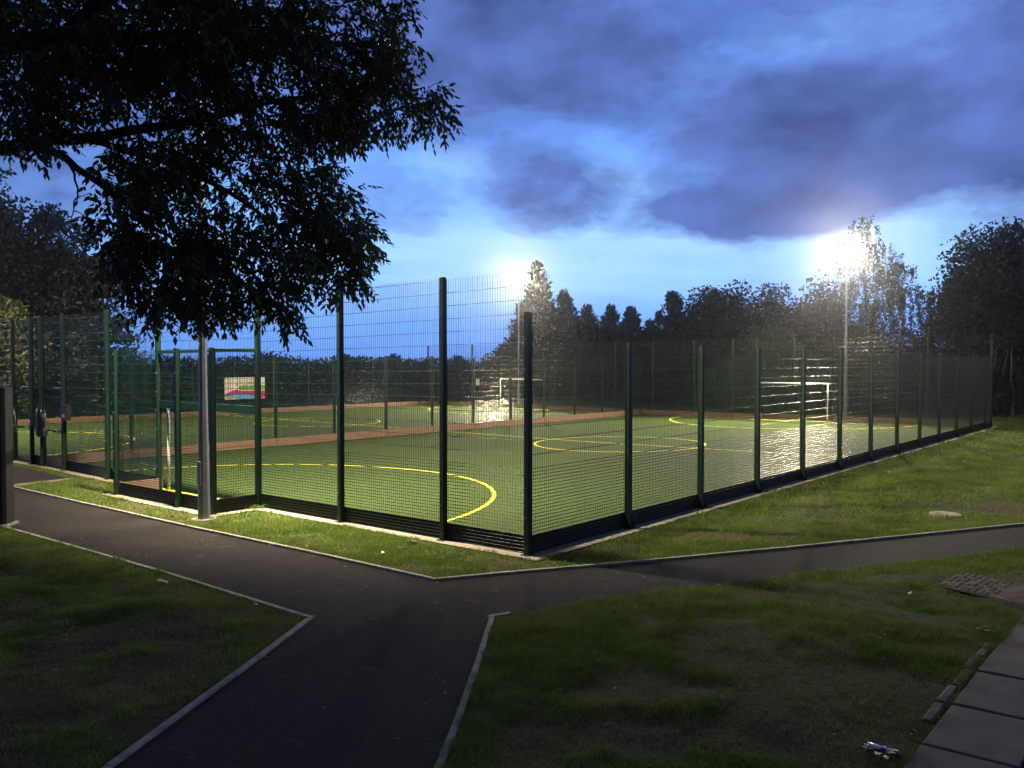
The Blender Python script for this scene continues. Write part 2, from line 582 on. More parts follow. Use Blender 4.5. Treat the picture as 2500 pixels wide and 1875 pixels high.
# slab paving at lower right
sl_edge = [PX(2212, 1875), PX(2321, 1721), PX(2382, 1641), PX(2427, 1588), PX(2500, 1522)]
sl_edge[0] = ext(sl_edge[1], sl_edge[0], 2.5)
sl_edge.append(ext(sl_edge[-2], sl_edge[-1], 3.0))
slab_poly = sl_edge + [(sl_edge[-1][0] + 2.5, sl_edge[-1][1] - 0.5), (sl_edge[0][0] + 3, sl_edge[0][1] - 0.6)]
grate_c = PX(2400, 1432)
turf_rects = [(0, 35, 0, 31.65), (6.76, 10.73, -0.95, 0), (24.27, 28.23, -0.95, 0), (6.76, 10.73, 31.65, 32.6), (24.27, 28.23, 31.65, 32.6)]


def in_turf(x, y, pad=0.0):
    s, w = SW(x, y)
    r = np.zeros(np.shape(x), bool)
    for a, b, c, d in turf_rects:
        r |= (s > a - pad) & (s < b + pad) & (w > c - pad) & (w < d + pad)
    return r


def lawn_bump(x, y):
    b = (fbm(x * 0.55 + 3, y * 0.55, 3, 4) - 0.5) * 0.20 + (fbm(x * 2.6, y * 2.6, 9, 4) - 0.5) * 0.09
    return b


ALLK = [k_gate, upL, upR, loR, botR, botL, loL]


def ground_z(x, y):
    z = base_z(x, y)
    d = np.full(np.shape(x), 1e9)
    for l in ALLK: d = np.minimum(d, segdist(x, y, l))
    d = np.minimum(d, segdist(x, y, sl_edge))
    s, w = SW(x, y)
    ds = np.maximum(np.maximum(-0.4 - s, s - 35.4), np.maximum(-1.4 - w, w - 33))
    d = np.minimum(d, np.where(ds < 0, 0, ds))
    k = np.clip((d - 0.05) / 1.2, 0, 1); k = k * k * (3 - 2 * k)
    z = z + lawn_bump(x, y) * k
    z = np.where(inpoly(x, y, path_poly) | inpoly(x, y, slab_poly), base_z(x, y) - 0.05, z)
    z = np.where(in_turf(x, y), base_z(x, y) - 0.05, z)
    return z


def axis(fine0, fine1, step, lo, hi, grow=1.18):
    a = list(np.arange(fine0, fine1 + 1e-6, step))
    st = step; p = a[-1]
    while p < hi:
        st *= grow; p += st; a.append(p)
    st = step; p = a[0]; pre = []
    while p > lo:
        st *= grow; p -= st; pre.append(p)
    return np.array(pre[::-1] + a)


def sheet(name, xs, ys, zf, mat, smooth=True):
    X, Y = np.meshgrid(xs, ys)
    Z = zf(X, Y)
    n, m = X.shape
    V = np.stack([X.ravel(), Y.ravel(), Z.ravel()], 1)
    i = np.arange(n * m).reshape(n, m)
    F = np.stack([i[:-1, :-1].ravel(), i[:-1, 1:].ravel(), i[1:, 1:].ravel(), i[1:, :-1].ravel()], 1)
    return npmesh(name, V, F, mat, smooth=smooth)

SOIL = [(2080, 1450, 1.5, .42), (2230, 1500, .9, .5), (1560, 1700, .7, .5), (1750, 1560, .8, .5), (2150, 1700, .7, .8), (2000, 1640, .6, .6), (1950, 1800, 1.2, .5), (1450, 1800, .8, .4),
        (2440, 1420, 1.6, .35), (330, 1560, 1.0, .6), (560, 1640, 1.2, .6), (60, 1750, .8, .9), (2150, 1080, 3.5, .9), (2400, 1240, 1.4, .7), (1780, 1310, 1.2, .35),
        (1420, 1375, 1.2, .2), (560, 1310, 1.0, .18), (930, 1390, .8, .15), (2480, 1010, 3.0, 1.5), (60, 1215, .8, .25)]
SOILW = [(*PX(a, b), c, d) for a, b, c, d in SOIL]


def cover(x, y):
    """how thickly grass covers the ground, 0 bare to 1"""
    d = fbm(x * 0.9 + 7, y * 0.9, 31, 4) * 0.75 + fbm(x * 5, y * 5, 33, 3) * 0.35
    c = np.clip((d - 0.31) * 4.0, 0.25, 1)
    n = fbm(x * 2.2, y * 2.2, 51, 3) - 0.5
    for (cx, cy, rx, ry) in SOILW:
        q = np.sqrt(((x - cx) / rx) ** 2 + ((y - cy) / ry) ** 2) + n * 2.6
        c = np.minimum(c, np.clip((q - 0.55) * 1.4, 0.2, 1))
    dp = np.full(np.shape(x), 1e9)
    for l in ALLK: dp = np.minimum(dp, segdist(x, y, l))
    e = np.clip(1.15 - dp / 0.55, 0, 1) * np.clip(fbm(x * 1.5, y * 1.5, 71, 3) * 3 - .6, 0, 1)
    return np.clip(np.maximum(c, e * 0.9), 0, 1)


g = sheet('ground', axis(-13, 16, 0.11, -700, 700), axis(3.5, 27, 0.11, -60, 900), ground_z, M['ground'])
_co = np.empty(len(g.data.vertices) * 3, np.float32); g.data.vertices.foreach_get('co', _co); _co = _co.reshape(-1, 3).astype(float)
_at = g.data.attributes.new('cover', 'FLOAT', 'POINT'); _at.data.foreach_set('value', cover(_co[:, 0], _co[:, 1]).astype(np.float32))
tag(g, kind='structure')

# asphalt path, clipped from a fine triangulation of its outline
import bmesh
def poly_sheet(name, poly, mat, zoff, cell=1.0, thick=0.0):
    bm = bmesh.new()
    vs = [bm.verts.new((p[0], p[1], 0)) for p in poly]
    bm.faces.new(vs)
    xs = [p[0] for p in poly]; ys = [p[1] for p in poly]
    for ax, lo, hi in ((0, min(xs), max(xs)), (1, min(ys), max(ys))):
        q = lo + cell
        while q < hi:
            co = (q, 0, 0) if ax == 0 else (0, q, 0)
            no = (1, 0, 0) if ax == 0 else (0, 1, 0)
            bmesh.ops.bisect_plane(bm, geom=bm.verts[:] + bm.edges[:] + bm.faces[:], plane_co=co, plane_no=no)
            q += cell
    # fold line where the cross-fall ends
    for s0 in (0, 10):
        p = W(s0, 0)
        bmesh.ops.bisect_plane(bm, geom=bm.verts[:] + bm.edges[:] + bm.faces[:], plane_co=(p[0], p[1], 0), plane_no=(E1[0], E1[1], 0))
    bmesh.ops.triangulate(bm, faces=bm.faces[:])
    for v in bm.verts:
        v.co.z = float(base_z(v.co.x, v.co.y)) + zoff
    bmesh.ops.recalc_face_normals(bm, faces=bm.faces[:])
    if sum(f.normal.z for f in bm.faces) < 0:
        bmesh.ops.reverse_faces(bm, faces=bm.faces[:])
    me = bpy.data.meshes.new(name)
    bm.to_mesh(me); bm.free()
    me.materials.append(mat)
    return link(name, me)

tag(poly_sheet('path', path_poly, M['asphalt'], 0.0, 2.0), kind='structure')


def kerb_strip(name, lines, width, h0, h1, mat, side=1):
    mb = MB()
    for line in lines:
        pts = []
        for (x1, y1), (x2, y2) in zip(line[:-1], line[1:]):
            n = max(1, int(math.hypot(x2 - x1, y2 - y1) / 0.915))
            for i in range(n): pts.append((x1 + (x2 - x1) * i / n, y1 + (y2 - y1) * i / n))
        pts.append(line[-1])
        for i in range(len(pts) - 1):
            a = Vector(pts[i]); b = Vector(pts[i + 1])
            d = (b - a)
            if d.length < 0.02: continue
            d.normalize(); nrm = Vector((-d.y, d.x)) * side
            a2 = a + d * 0.004; b2 = b - d * 0.004
            j = random.uniform(-0.003, 0.003)
            q = [a2 + nrm * j, b2 + nrm * j, b2 + nrm * (width + j), a2 + nrm * (width + j)]
            vs = [(p.x, p.y, float(base_z(p.x, p.y)) + h0) for p in q] + \
                 [(p.x, p.y, float(base_z(p.x, p.y)) + h1 + random.uniform(-.002, .002)) for p in q]
            mb.raw(vs, [(0, 3, 2, 1), (4, 5, 6, 7), (0, 1, 5, 4), (1, 2, 6, 5), (2, 3, 7, 6), (3, 0, 4, 7)])
    return mb.obj(name, mat)

tag(kerb_strip('kerb', [k_gate, upL], 0.06, -0.1, 0.034, M['kerb'], 1), kind='structure')
tag(kerb_strip('kerb', [upR], 0.06, -0.1, 0.034, M['kerb'], 1), kind='structure')
tag(kerb_strip('kerb', [loL, botL[:4]], 0.055, -0.1, 0.022, M['kerb'], 1), kind='structure')
tag(kerb_strip('kerb', [botR, loR[:2]], 0.055, -0.1, 0.022, M['kerb'], 1), kind='structure')


# concrete footing strips outside the fences
def sw_sheet(name, rects, mat, zoff, lines=False):
    V = []; F = []
    for a, b, c, d in rects:
        ss = [a] + [q for q in np.arange(math.floor(a) + 1, b, 1.0)] + [b]
        for s0, s1 in zip(ss[:-1], ss[1:]):
            n = len(V)
            for (s, w) in ((s0, c), (s1, c), (s1, d), (s0, d)):
                x, y = W(s, w); V.append((x, y, float(base_z(x, y)) + zoff))
            F.append((n, n + 3, n + 2, n + 1))
    return npmesh(name, V, F, mat)

tag(sw_sheet('turf', turf_rects, M['turf'], 0.0), kind='structure')
tag(sw_sheet('footing_strip', [(-0.30, 6.50, -0.24, 0.0), (6.50, 11.0, -1.19, -0.95), (6.50, 6.76, -0.95, 0), (10.73, 10.98, -0.95, -0.24), (10.98, 26, -0.24, 0)], M['concrete'], 0.018), kind='structure')
tag(sw_sheet('footing_strip', [(-0.30, 0.0, 0.0, 31.9), (0, 6.7, 31.65, 31.9)], M['kerb'], 0.018), kind='structure')


# pitch markings
def mark_arc(mb, cs, cw, r, a0, a1, wd=0.085, n=64):
    vs = []
    for i in range(n + 1):
        a = a0 + (a1 - a0) * i / n
        for rr in (r - wd / 2, r + wd / 2):
            x, y = W(cs + rr * math.cos(a), cw + rr * math.sin(a))
            vs.append((x, y, float(base_z(x, y)) + 0.005))
    mb.raw(vs, [(2 * i, 2 * i + 1, 2 * i + 3, 2 * i + 2) for i in range(n)])


def mark_line(mb, s0, w0, s1, w1, wd=0.085):
    L = math.hypot(s1 - s0, w1 - w0)
    ns, nw = -(w1 - w0) / L * wd / 2, (s1 - s0) / L * wd / 2
    n = max(1, int(L))
    vs = []
    for i in range(n + 1):
        t = i / n
        for k in (-1, 1):
            x, y = W(s0 + (s1 - s0) * t + ns * k, w0 + (w1 - w0) * t + nw * k)
            vs.append((x, y, float(base_z(x, y)) + 0.0048))
    mb.raw(vs, [(2 * i, 2 * i + 1, 2 * i + 3, 2 * i + 2) for i in range(n)])

for c in (8.75, 26.25):
    mb = MB()
    mark_arc(mb, c, 0.06, 6.0, 0.0, math.pi)
    mark_arc(mb, c, 31.59, 6.0, math.pi, 2 * math.pi)
    mark_arc(mb, c, 15.8, 3.0, 0, 2 * math.pi)
    mark_line(mb, c - 8.7, 15.8, c - 3.045, 15.8); mark_line(mb, c - 2.955, 15.8, c + 2.955, 15.8); mark_line(mb, c + 3.045, 15.8, c + 8.7, 15.8)
    mark_line(mb, c - 5.9, 0.10, c + 5.9, 0.10)
    mark_line(mb, c - 5.9, 31.50, c + 5.9, 31.50)
    o = mb.obj('pitch_markings', M['yellow'])
    for p in o.data.polygons: pass
    tag(o, kind='structure')

# ------------------------------------------------------------------ fences
_cache = {}


def wires(L, z0, z1, dense_to=1.2, first=None):
    key = ('w', round(L, 3), z0, z1, dense_to)
    if key in _cache: return _cache[key]
    mb_v = []; mb_f = []
    n = 6
    def cyl(p, q, r):
        b = len(mb_v)
        ax = 0 if abs(q[0] - p[0]) > 1e-6 else 2
        for e in (p, q):
            for k in range(n):
                t = 2 * math.pi * (k + 0.5) / n
                c, s_ = r * math.cos(t), r * math.sin(t)
                mb_v.append((e[0], e[1] + c, e[2] + s_) if ax == 0 else (e[0] + c, e[1] + s_, e[2]))
        for k in range(n):
            a = b + k; d = b + (k + 1) % n
            mb_f.append((a, d, d + n, a + n))
    x = 0.03
    top = z1 + 0.02
    while x < L - 0.02:
        cyl((x, 0, z0), (x, 0, top), 0.003)
        x += 0.05
    zs = []
    z = 0.03
    while z <= z1 + 1e-3:
        if z >= z0 - 1e-3: zs.append(z)
        z += 0.05 if z < dense_to - 0.01 else 0.2
    for z in zs:
        cyl((0, 0.0068, z), (L, 0.0068, z), 0.0038)
        cyl((0, -0.0068, z), (L, -0.0068, z), 0.0038)
    V = np.array(mb_v, np.float32); F = np.array(mb_f, np.int32)
    me = bpy.data.meshes.new('mesh_panel')
    me.vertices.add(len(V)); me.vertices.foreach_set('co', V.ravel())
    m = len(F)
    me.loops.add(m * 4); me.loops.foreach_set('vertex_index', F.ravel())
    me.polygons.add(m)
    me.polygons.foreach_set('loop_start', np.arange(0, m * 4, 4, dtype=np.int32))
    me.polygons.foreach_set('loop_total', np.full(m, 4, np.int32))
    me.polygons.foreach_set('use_smooth', np.ones(m, bool))
    me.update(calc_edges=True)
    me.materials.append(M['wire'])
    _cache[key] = me
    return me


def post_mesh(H, z0=-0.15, bolts=False):
    key = ('p', H, z0, bolts)
    if key in _cache: return _cache[key]
    mb = MB()
    # square hollow section with clamp bar and cap; panel side is +y
    mb.box((-0.045, -0.085, z0), (0.045, -0.012, H), bev=0.006)
    mb.box((-0.052, -0.020, max(z0, 0.0)), (0.052, -0.0105, H - 0.02))
    mb.box((-0.028, 0.0125, max(z0, 0.0) + 0.02), (0.028, 0.0185, H - 0.04))
    if z0 < 0: mb.box((-0.075, -0.125, -0.01), (0.075, -0.005, 0.028))
    if bolts:      # bolt heads of the clamp bar, in the post's own mesh
        z = 0.12
        while z < H - 0.05:
            mb.tube([(0, -0.097, z), (0, -0.084, z)], 0.011, 6, mi=1)
            z += 0.42
    o = mb.obj('post', [M['green'], M['bolt']])
    me = o.data
    bpy.data.objects.remove(o)
    _cache[key] = me
    return me


def board_mesh(L, h=0.27):
    key = ('k', round(L, 3), h)
    if key in _cache: return _cache[key]
    mb = MB()
    mb.box((0.012, 0.020, 0.004), (L - 0.012, 0.058, h / 2 - 0.002), bev=0.004)
    mb.box((0.012, 0.020, h / 2 + 0.002), (L - 0.012, 0.058, h), bev=0.004)
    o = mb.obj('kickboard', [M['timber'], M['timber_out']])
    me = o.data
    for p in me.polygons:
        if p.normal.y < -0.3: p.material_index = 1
    bpy.data.objects.remove(o)
    _cache[key] = me
    return me


def gusset_mesh():
    if 'g' in _cache: return _cache['g']
    mb = MB()
    for x in (-0.052, 0.045):
        vs = [(x, -0.085, 0.0), (x, -0.14, 0.0), (x, -0.14, 0.03), (x, -0.085, 0.24)]
        vs += [(v[0] + 0.007, v[1], v[2]) for v in vs]
        mb.raw(vs, [(0, 1, 2, 3), (7, 6, 5, 4), (0, 4, 5, 1), (1, 5, 6, 2), (2, 6, 7, 3), (3, 7, 4, 0)])
    o = mb.obj('base_gusset', M['green'])
    me = o.data
    bpy.data.objects.remove(o)
    _cache['g'] = me
    return me


def gz_sw(s, w):
    x, y = W(s, w)
    return float(base_z(x, y))


class Fence:
    """a run of posts and panels; local frame: x along, +y to the pitch side"""
    def __init__(s, name, label, p0, p1, group=None):
        s.p0 = np.array(p0, float); s.p1 = np.array(p1, float)
        s.root = empty(name, (*W(*p0), gz_sw(*p0)))
        tag(s.root, label, 'fence', group)
        s.ox, s.oy = W(*p0); s.oz = gz_sw(*p0)
    def run(s, a, b, stations, H, inside, boards=True, posts=True, bolts=False, gusset=False, z0=None, skip=(), ends=(True, True), tops=0.0):
        """a,b in (s,w); stations: distances from a; inside=+1 when pitch is on the left of travel"""
        a = np.array(a, float); b = np.array(b, float)
        L = np.hypot(*(b - a)); d = (b - a) / L
        xa, ya = W(*a); xb, yb = W(*b)
        ang = math.atan2(yb - ya, xb - xa)
        if inside < 0: ang += math.pi
        for i, st in enumerate(stations):
            if not posts: break
            if (i == 0 and not ends[0]) or (i == len(stations) - 1 and not ends[1]): continue
            q = a + d * st
            x, y = W(*q); z = gz_sw(*q)
            hh = H + 0.05 - z * 1.0
            hh = round(hh, 2)
            p = link('post', post_mesh(hh, bolts=bolts), s.root, (x - s.ox, y - s.oy, z - s.oz), ang)
            if gusset: link('base_gusset', gusset_mesh(), p)
        for i in range(len(stations) - 1):
            if i in skip: continue
            u, v = stations[i], stations[i + 1]
            if inside < 0: u, v = v, u
            q = a + d * u; q2 = a + d * v
            x, y = W(*q); z = gz_sw(*q); z2 = gz_sw(*q2)
            LL = abs(v - u)
            zb = 0.0 if z0 is None else z0
            zt = H - (round(z, 2) if z0 is None else 0)
            o = link('mesh_panel', wires(LL, zb, round(zt, 2)), s.root, (x - s.ox, y - s.oy, (z if z0 is None else 0) - s.oz), ang)
            o.rotation_euler = (0, -math.atan2(z2 - z, LL) if z0 is None else 0, ang)
            if boards:
                k = link('kickboard', board_mesh(LL), s.root, (x - s.ox, y - s.oy, z - s.oz), ang)
                k.rotation_euler = o.rotation_euler
    def beam(s, name, a, b, z, h=0.08, d=0.06, off=-0.045, mat='green'):
        xa, ya = W(*a); xb, yb = W(*b)
        L = math.hypot(xb - xa, yb - ya)
        mb = MB(); mb.box((0, off - d / 2, 0), (L, off + d / 2, h), bev=0.004)
        return mb.obj(name, M[mat], s.root, loc=(xa - s.ox, ya - s.oy, z - s.oz), rz=math.atan2(yb - ya, xb - xa))

# travel direction and side: near end runs from s=0 to s=35 (to the left); pitch (w>0) is on its right => inside=-1
REC_D = 0.95


def goal_recess(F, s0, s1, wl, out, bolts=False):
    """3 m deep-set goal bay outside the end line wl; out=-1 near end, +1 far end"""
    wo = wl + out * REC_D
    mid = s0 + 1.30 if out < 0 else (s0 + s1) / 2
    ins = -1 if out < 0 else 1
    F.run((s0, wo), (s1, wo), [0, mid - s0, s1 - s0], 2.98, ins, bolts=bolts)
    F.run((s0, wl), (s0, wo), [0.05, REC_D], 2.98, 1 if out > 0 else -1, posts=False)
    F.run((s1, wo), (s1, wl), [0, REC_D - 0.05], 2.98, 1 if out > 0 else -1, posts=False)
    # over the opening
    F.run((s0, wl), (s1, wl), [0, (s1 - s0) / 2, s1 - s0], 4.0, ins, boards=False, posts=False, z0=1.83)
    c = (s0 + s1) / 2
    x, y = W(c, wl)
    link('post', post_mesh(4.05, 1.9), F.root, (x - F.ox, y - F.oy, -F.oz), math.atan2(*(W(s1, wl)[1] - W(s0, wl)[1], W(s1, wl)[0] - W(s0, wl)[0])) + (math.pi if ins < 0 else 0))
    a, b = (s1, wl), (s0, wl)
    if out > 0: a, b = b, a
    F.beam('lintel_beam', a, b, 1.74 if out < 0 else 1.9, 0.16 if out < 0 else 0.08, 0.08, 0.0)
    F.beam('top_rail', a, b, 2.96, 0.06, 0.06, -0.045)
    # rails round the bay top
    if out < 0:
        F.beam('top_rail', (s0, wo), (s0, wl), 2.96, 0.05, 0.05, 0.03)

near = Fence('boundary_fence', 'tall green mesh end fence nearest the camera, with the jutting goal bay and gates', (0, 0), (24, 0))
near.run((0, 0), (6.76, 0), [0, 1.69, 4.21, 6.76], 4.0, -1, bolts=True, ends=(False, True))
link('post', post_mesh(3.45, bolts=True), near.root, (0, 0, 0), math.atan2(-E1[1], -E1[0]))  # corner post shortened: lamp glare hiding its top is put into the shape
near.run((10.73, 0), (24.27, 0), [0, 2.58, 5.17, 6.64, 7.37, 8.75, 11.0, 13.54], 4.0, -1, bolts=True, skip=(2, 4))
goal_recess(near, 6.76, 10.73, 0.0, -1, bolts=True)
for (a, b) in ((15.9, 17.37), (18.1, 19.48)):
    near.run((a, 0), (b, 0), [0, b - a], 4.0, -1, boards=False, posts=False, z0=2.08)
    near.beam('gate_head_rail', (b, 0), (a, 0), 2.03, 0.06, 0.06, 0.0)
    # the gate leaf is a part of the fence with its handle as sub-part
    L = b - a - 0.14
    xa, ya = W(b - 0.07, 0)
    ang = math.atan2(W(a, 0)[1] - W(b, 0)[1], W(a, 0)[0] - W(b, 0)[0])
    mb = MB()
    for (p, q) in (((0, -.025, .06), (.05, .025, 1.98)), ((L - .05, -.025, .06), (L, .025, 1.98)),
                   ((.05, -.025, 1.93), (L - .05, .025, 1.98)), ((.05, -.025, .06), (L - .05, .025, .12)), ((.05, -.02, 1.0), (L - .05, .02, 1.04))):
        mb.box(p, q)
    gt = mb.obj('gate', M['green'], near.root, loc=(xa - near.ox, ya - near.oy, -0.12 - near.oz), rz=ang)
    gt['label'] = 'narrow green mesh gate with a steel frame'
    link('gate_mesh', wires(L - 0.1, 0.12, 1.93), gt, (0.05, 0, 0), 0)
    mb = MB(); mb.box((L - .12, -.075, .98), (L - .02, -.028, 1.12)); mb.tube([(L - .07, -.075, 1.05), (L - .07, -.13, 1.05), (L - .17, -.13, 1.05)], 0.01, 8)
    mb.obj('handle', M['bolt'], gt)

right = Fence('boundary_fence', 'three metre green mesh side fence running away to the right beside the grass bank', (0, 0), (0, 31.65))
right.run((0, 0), (0, 31.65), [i * 2.52 for i in range(13)] + [31.65], 3.0, -1 if False else 1, gusset=True, ends=(False, False))
far = Fence('boundary_fence', 'tall green mesh fence behind the far goals in front of the trees', (0, 31.65), (35, 31.65))
far.run((0, 31.65), (6.76, 31.65), [0, 2.53, 5.05, 6.76], 4.0, 1)
far.run((10.73, 31.65), (24.27, 31.65), [0, 1.27, 3.5, 6.07, 8.57, 11.1, 13.54], 4.0, 1)
far.run((28.23, 31.65), (35, 31.65), [0, 2.5, 5.05, 6.77], 4.0, 1)
goal_recess(far, 6.76, 10.73, 31.65, 1)
goal_recess(far, 24.27, 28.23, 31.65, 1)
div = Fence('dividing_fence', 'green mesh fence with an orange timber kickboard between the two pitches', (17.5, 0), (17.5, 31.65))
div.run((17.5, 0), (17.5, 31.65), [0.06] + [i * 2.52 for i in range(1, 13)] + [31.6], 3.0, -1, ends=(True, False))
side2 = Fence('boundary_fence', 'green mesh fence along the far long side of the second pitch below the hedge', (35, 0), (35, 31.65))
side2.run((35, 31.65), (35, 0), [i * 2.52 for i in range(12)] + [31.6], 3.0, 1, ends=(False, True))


# ------------------------------------------------------------------ goals
def goal(c, wl, out, label):
    x, y = W(c, wl)
    ex = -E1 if out < 0 else E1
    rz = math.atan2(ex[1], ex[0])
    t = empty('goal', (x, y, gz_sw(c, wl)), rz)     # local +y = into the pitch
    tag(t, label, 'goal', 'five-a-side goals')
    hw = 1.80
    for sx in (-1, 1):
        mb = MB(); mb.tube([(sx * hw, 0, 0), (sx * hw, 0, 1.92)], 0.035, 14); mb.obj('goal_post', M['white'], t, smooth=True)
    mb = MB(); mb.tube([(-hw - .035, 0, 1.885), (hw + .035, 0, 1.885)], 0.035, 14); mb.obj('crossbar', M['white'], t, smooth=True)
    return t
goal(8.75, 0.10, -1, 'white goal in the near bay, seen through the mesh left of the lamp column')
goal(8.75, 31.5, 1, 'white goal at the far end of the nearer pitch, left of the right floodlight column')
goal(26.25, 31.5, 1, 'white goal at the far end of the second pitch beside the left floodlight column')
goal(26.25, 0.10, -1, 'white goal in the near end of the second pitch, out at the left') if False else None


# ------------------------------------------------------------------ floodlight masts
def mast(s, w, label, H=8.55, far=True, aim=(8.75, 15.8), seen=True, yaw2=0.0):
    x, y = W(s, w)
    z0 = gz_sw(s, w)
    ax, ay = W(*aim)
    rz = math.atan2(ay - y, ax - x) - math.pi / 2          # local +y looks at the pitch
    t = empty('floodlight_mast', (x, y, z0), rz)
    tag(t, label, 'floodlight', 'floodlight masts round the pitches')
    mb = MB()
    prof = [(0.0, -0.2), (0.110, -0.2), (0.106, 0.3), (0.076, 2.2), (0.060, 5.0), (0.050, H), (0.0, H)]
    mb.lathe(prof, 8)
    mb.obj('pole', M['galv'], t)
    mb = MB(); mb.box((-.04, -.112, .62), (.04, -.080, 1.05), bev=.005); mb.obj('access_door', M['galv'], t)
    mb = MB(); mb.lathe([(0.0, 0.012), (0.22, 0.012), (0.22, -0.1)], 20); mb.obj('concrete_base', M['kerb'], t)
    mb = MB(); mb.box((-.92, -.04, H - .12), (.92, .04, H - .04), bev=.006); mb.obj('cross_arm', M['galv'], t)
    for k, sx in enumerate((-0.68, 0.0, 0.68)):
        tilt = math.radians(28)
        mb = MB()
        # housing tapering to the back, front face open to +y
        f = [(-.30, .12, -.22), (.30, .12, -.22), (.30, .12, .22), (-.30, .12, .22)]
        bk = [(-.16, -.16, -.12), (.16, -.16, -.12), (.16, -.16, .12), (-.16, -.16, .12)]
        mb.raw(f + bk, [(4, 5, 1, 0), (5, 6, 2, 1), (6, 7, 3, 2), (7, 4, 0, 3), (7, 6, 5, 4)])
        for q in ((-.32, .10, -.24), (-.32, .10, .21)):
            mb.box(q, (.32, .135, q[2] + .03))
        mb.box((-.32, .10, -.21), (-.29, .135, .21)); mb.box((.29, .10, -.21), (.32, .135, .21))
        h = mb.obj('lamp_head', M['galv'], t, loc=(sx, .12, H + .10))
        h.rotation_euler = (-tilt, 0, -sx * 0.25)
        mb = MB(); mb.box((-.285, .105, -.205), (.285, .118, .205))
        lens = mb.obj('lamp_lens', M['lens'], h)
        ld = bpy.data.lights.new('floodlight', 'SPOT')
        ld.energy = LAMP_W * (0.84 if far else 0.5)
        ld.color = LAMP_COL
        ld.spot_size = math.radians(92 if far else 122)
        ld.spot_blend = 0.6 if far else 1.0
        ld.shadow_soft_size = 0.13
        lo = bpy.data.objects.new('floodlight', ld)
        COL.objects.link(lo)
        lo.parent = h
        lo.location = (0, .27, 0)
        lo.rotation_euler = (math.radians(90 - 51 + 28 if far else 90 - 56 + 28), 0, 0)
    return t

mast(7.0, 34.2, 'right-hand lit floodlight on a tall column behind the far goal')
mast(28.75, 34.2, 'left-hand lit floodlight on a tall column beside the tall conifer', aim=(26.25, 15.8))
mast(6.5, -1.32, far=False, label='grey lamp column on the near grass verge, its head hidden in the leaves')
mast(31.0, -1.4, far=False, label='floodlight mast beyond the left edge, unseen', aim=(26.25, 15.8))


# ------------------------------------------------------------------ trees
def leaf_quads(P, size, rng, droop=0.0, aspect=0.55, up=0.3, along=None):
    """one bent leaf (two triangles) per point"""
    n = len(P)
    d = rng.normal(size=(n, 3)) if along is None else along + rng.normal(size=(n, 3)) * 0.35
    d[:, 2] -= droop
    d /= np.linalg.norm(d, axis=1, keepdims=True) + 1e-9
    r = rng.normal(size=(n, 3)); r[:, 2] *= 0.5
    sd = np.cross(d, r); sd /= np.linalg.norm(sd, axis=1, keepdims=True) + 1e-9
    nr = np.cross(sd, d)
    L = size * rng.uniform(0.65, 1.35, (n, 1))
    Wd = L * aspect * 0.5
    a = P; tip = P + d * L
    m = P + d * L * 0.5 + nr * L * 0.12
    V = np.stack([a, m + sd * Wd, tip, m - sd * Wd], 1).reshape(-1, 3)
    i = np.arange(n) * 4
    F = np.concatenate([np.stack([i, i + 1, i + 2], 1), np.stack([i, i + 2, i + 3], 1)])
    return V, F


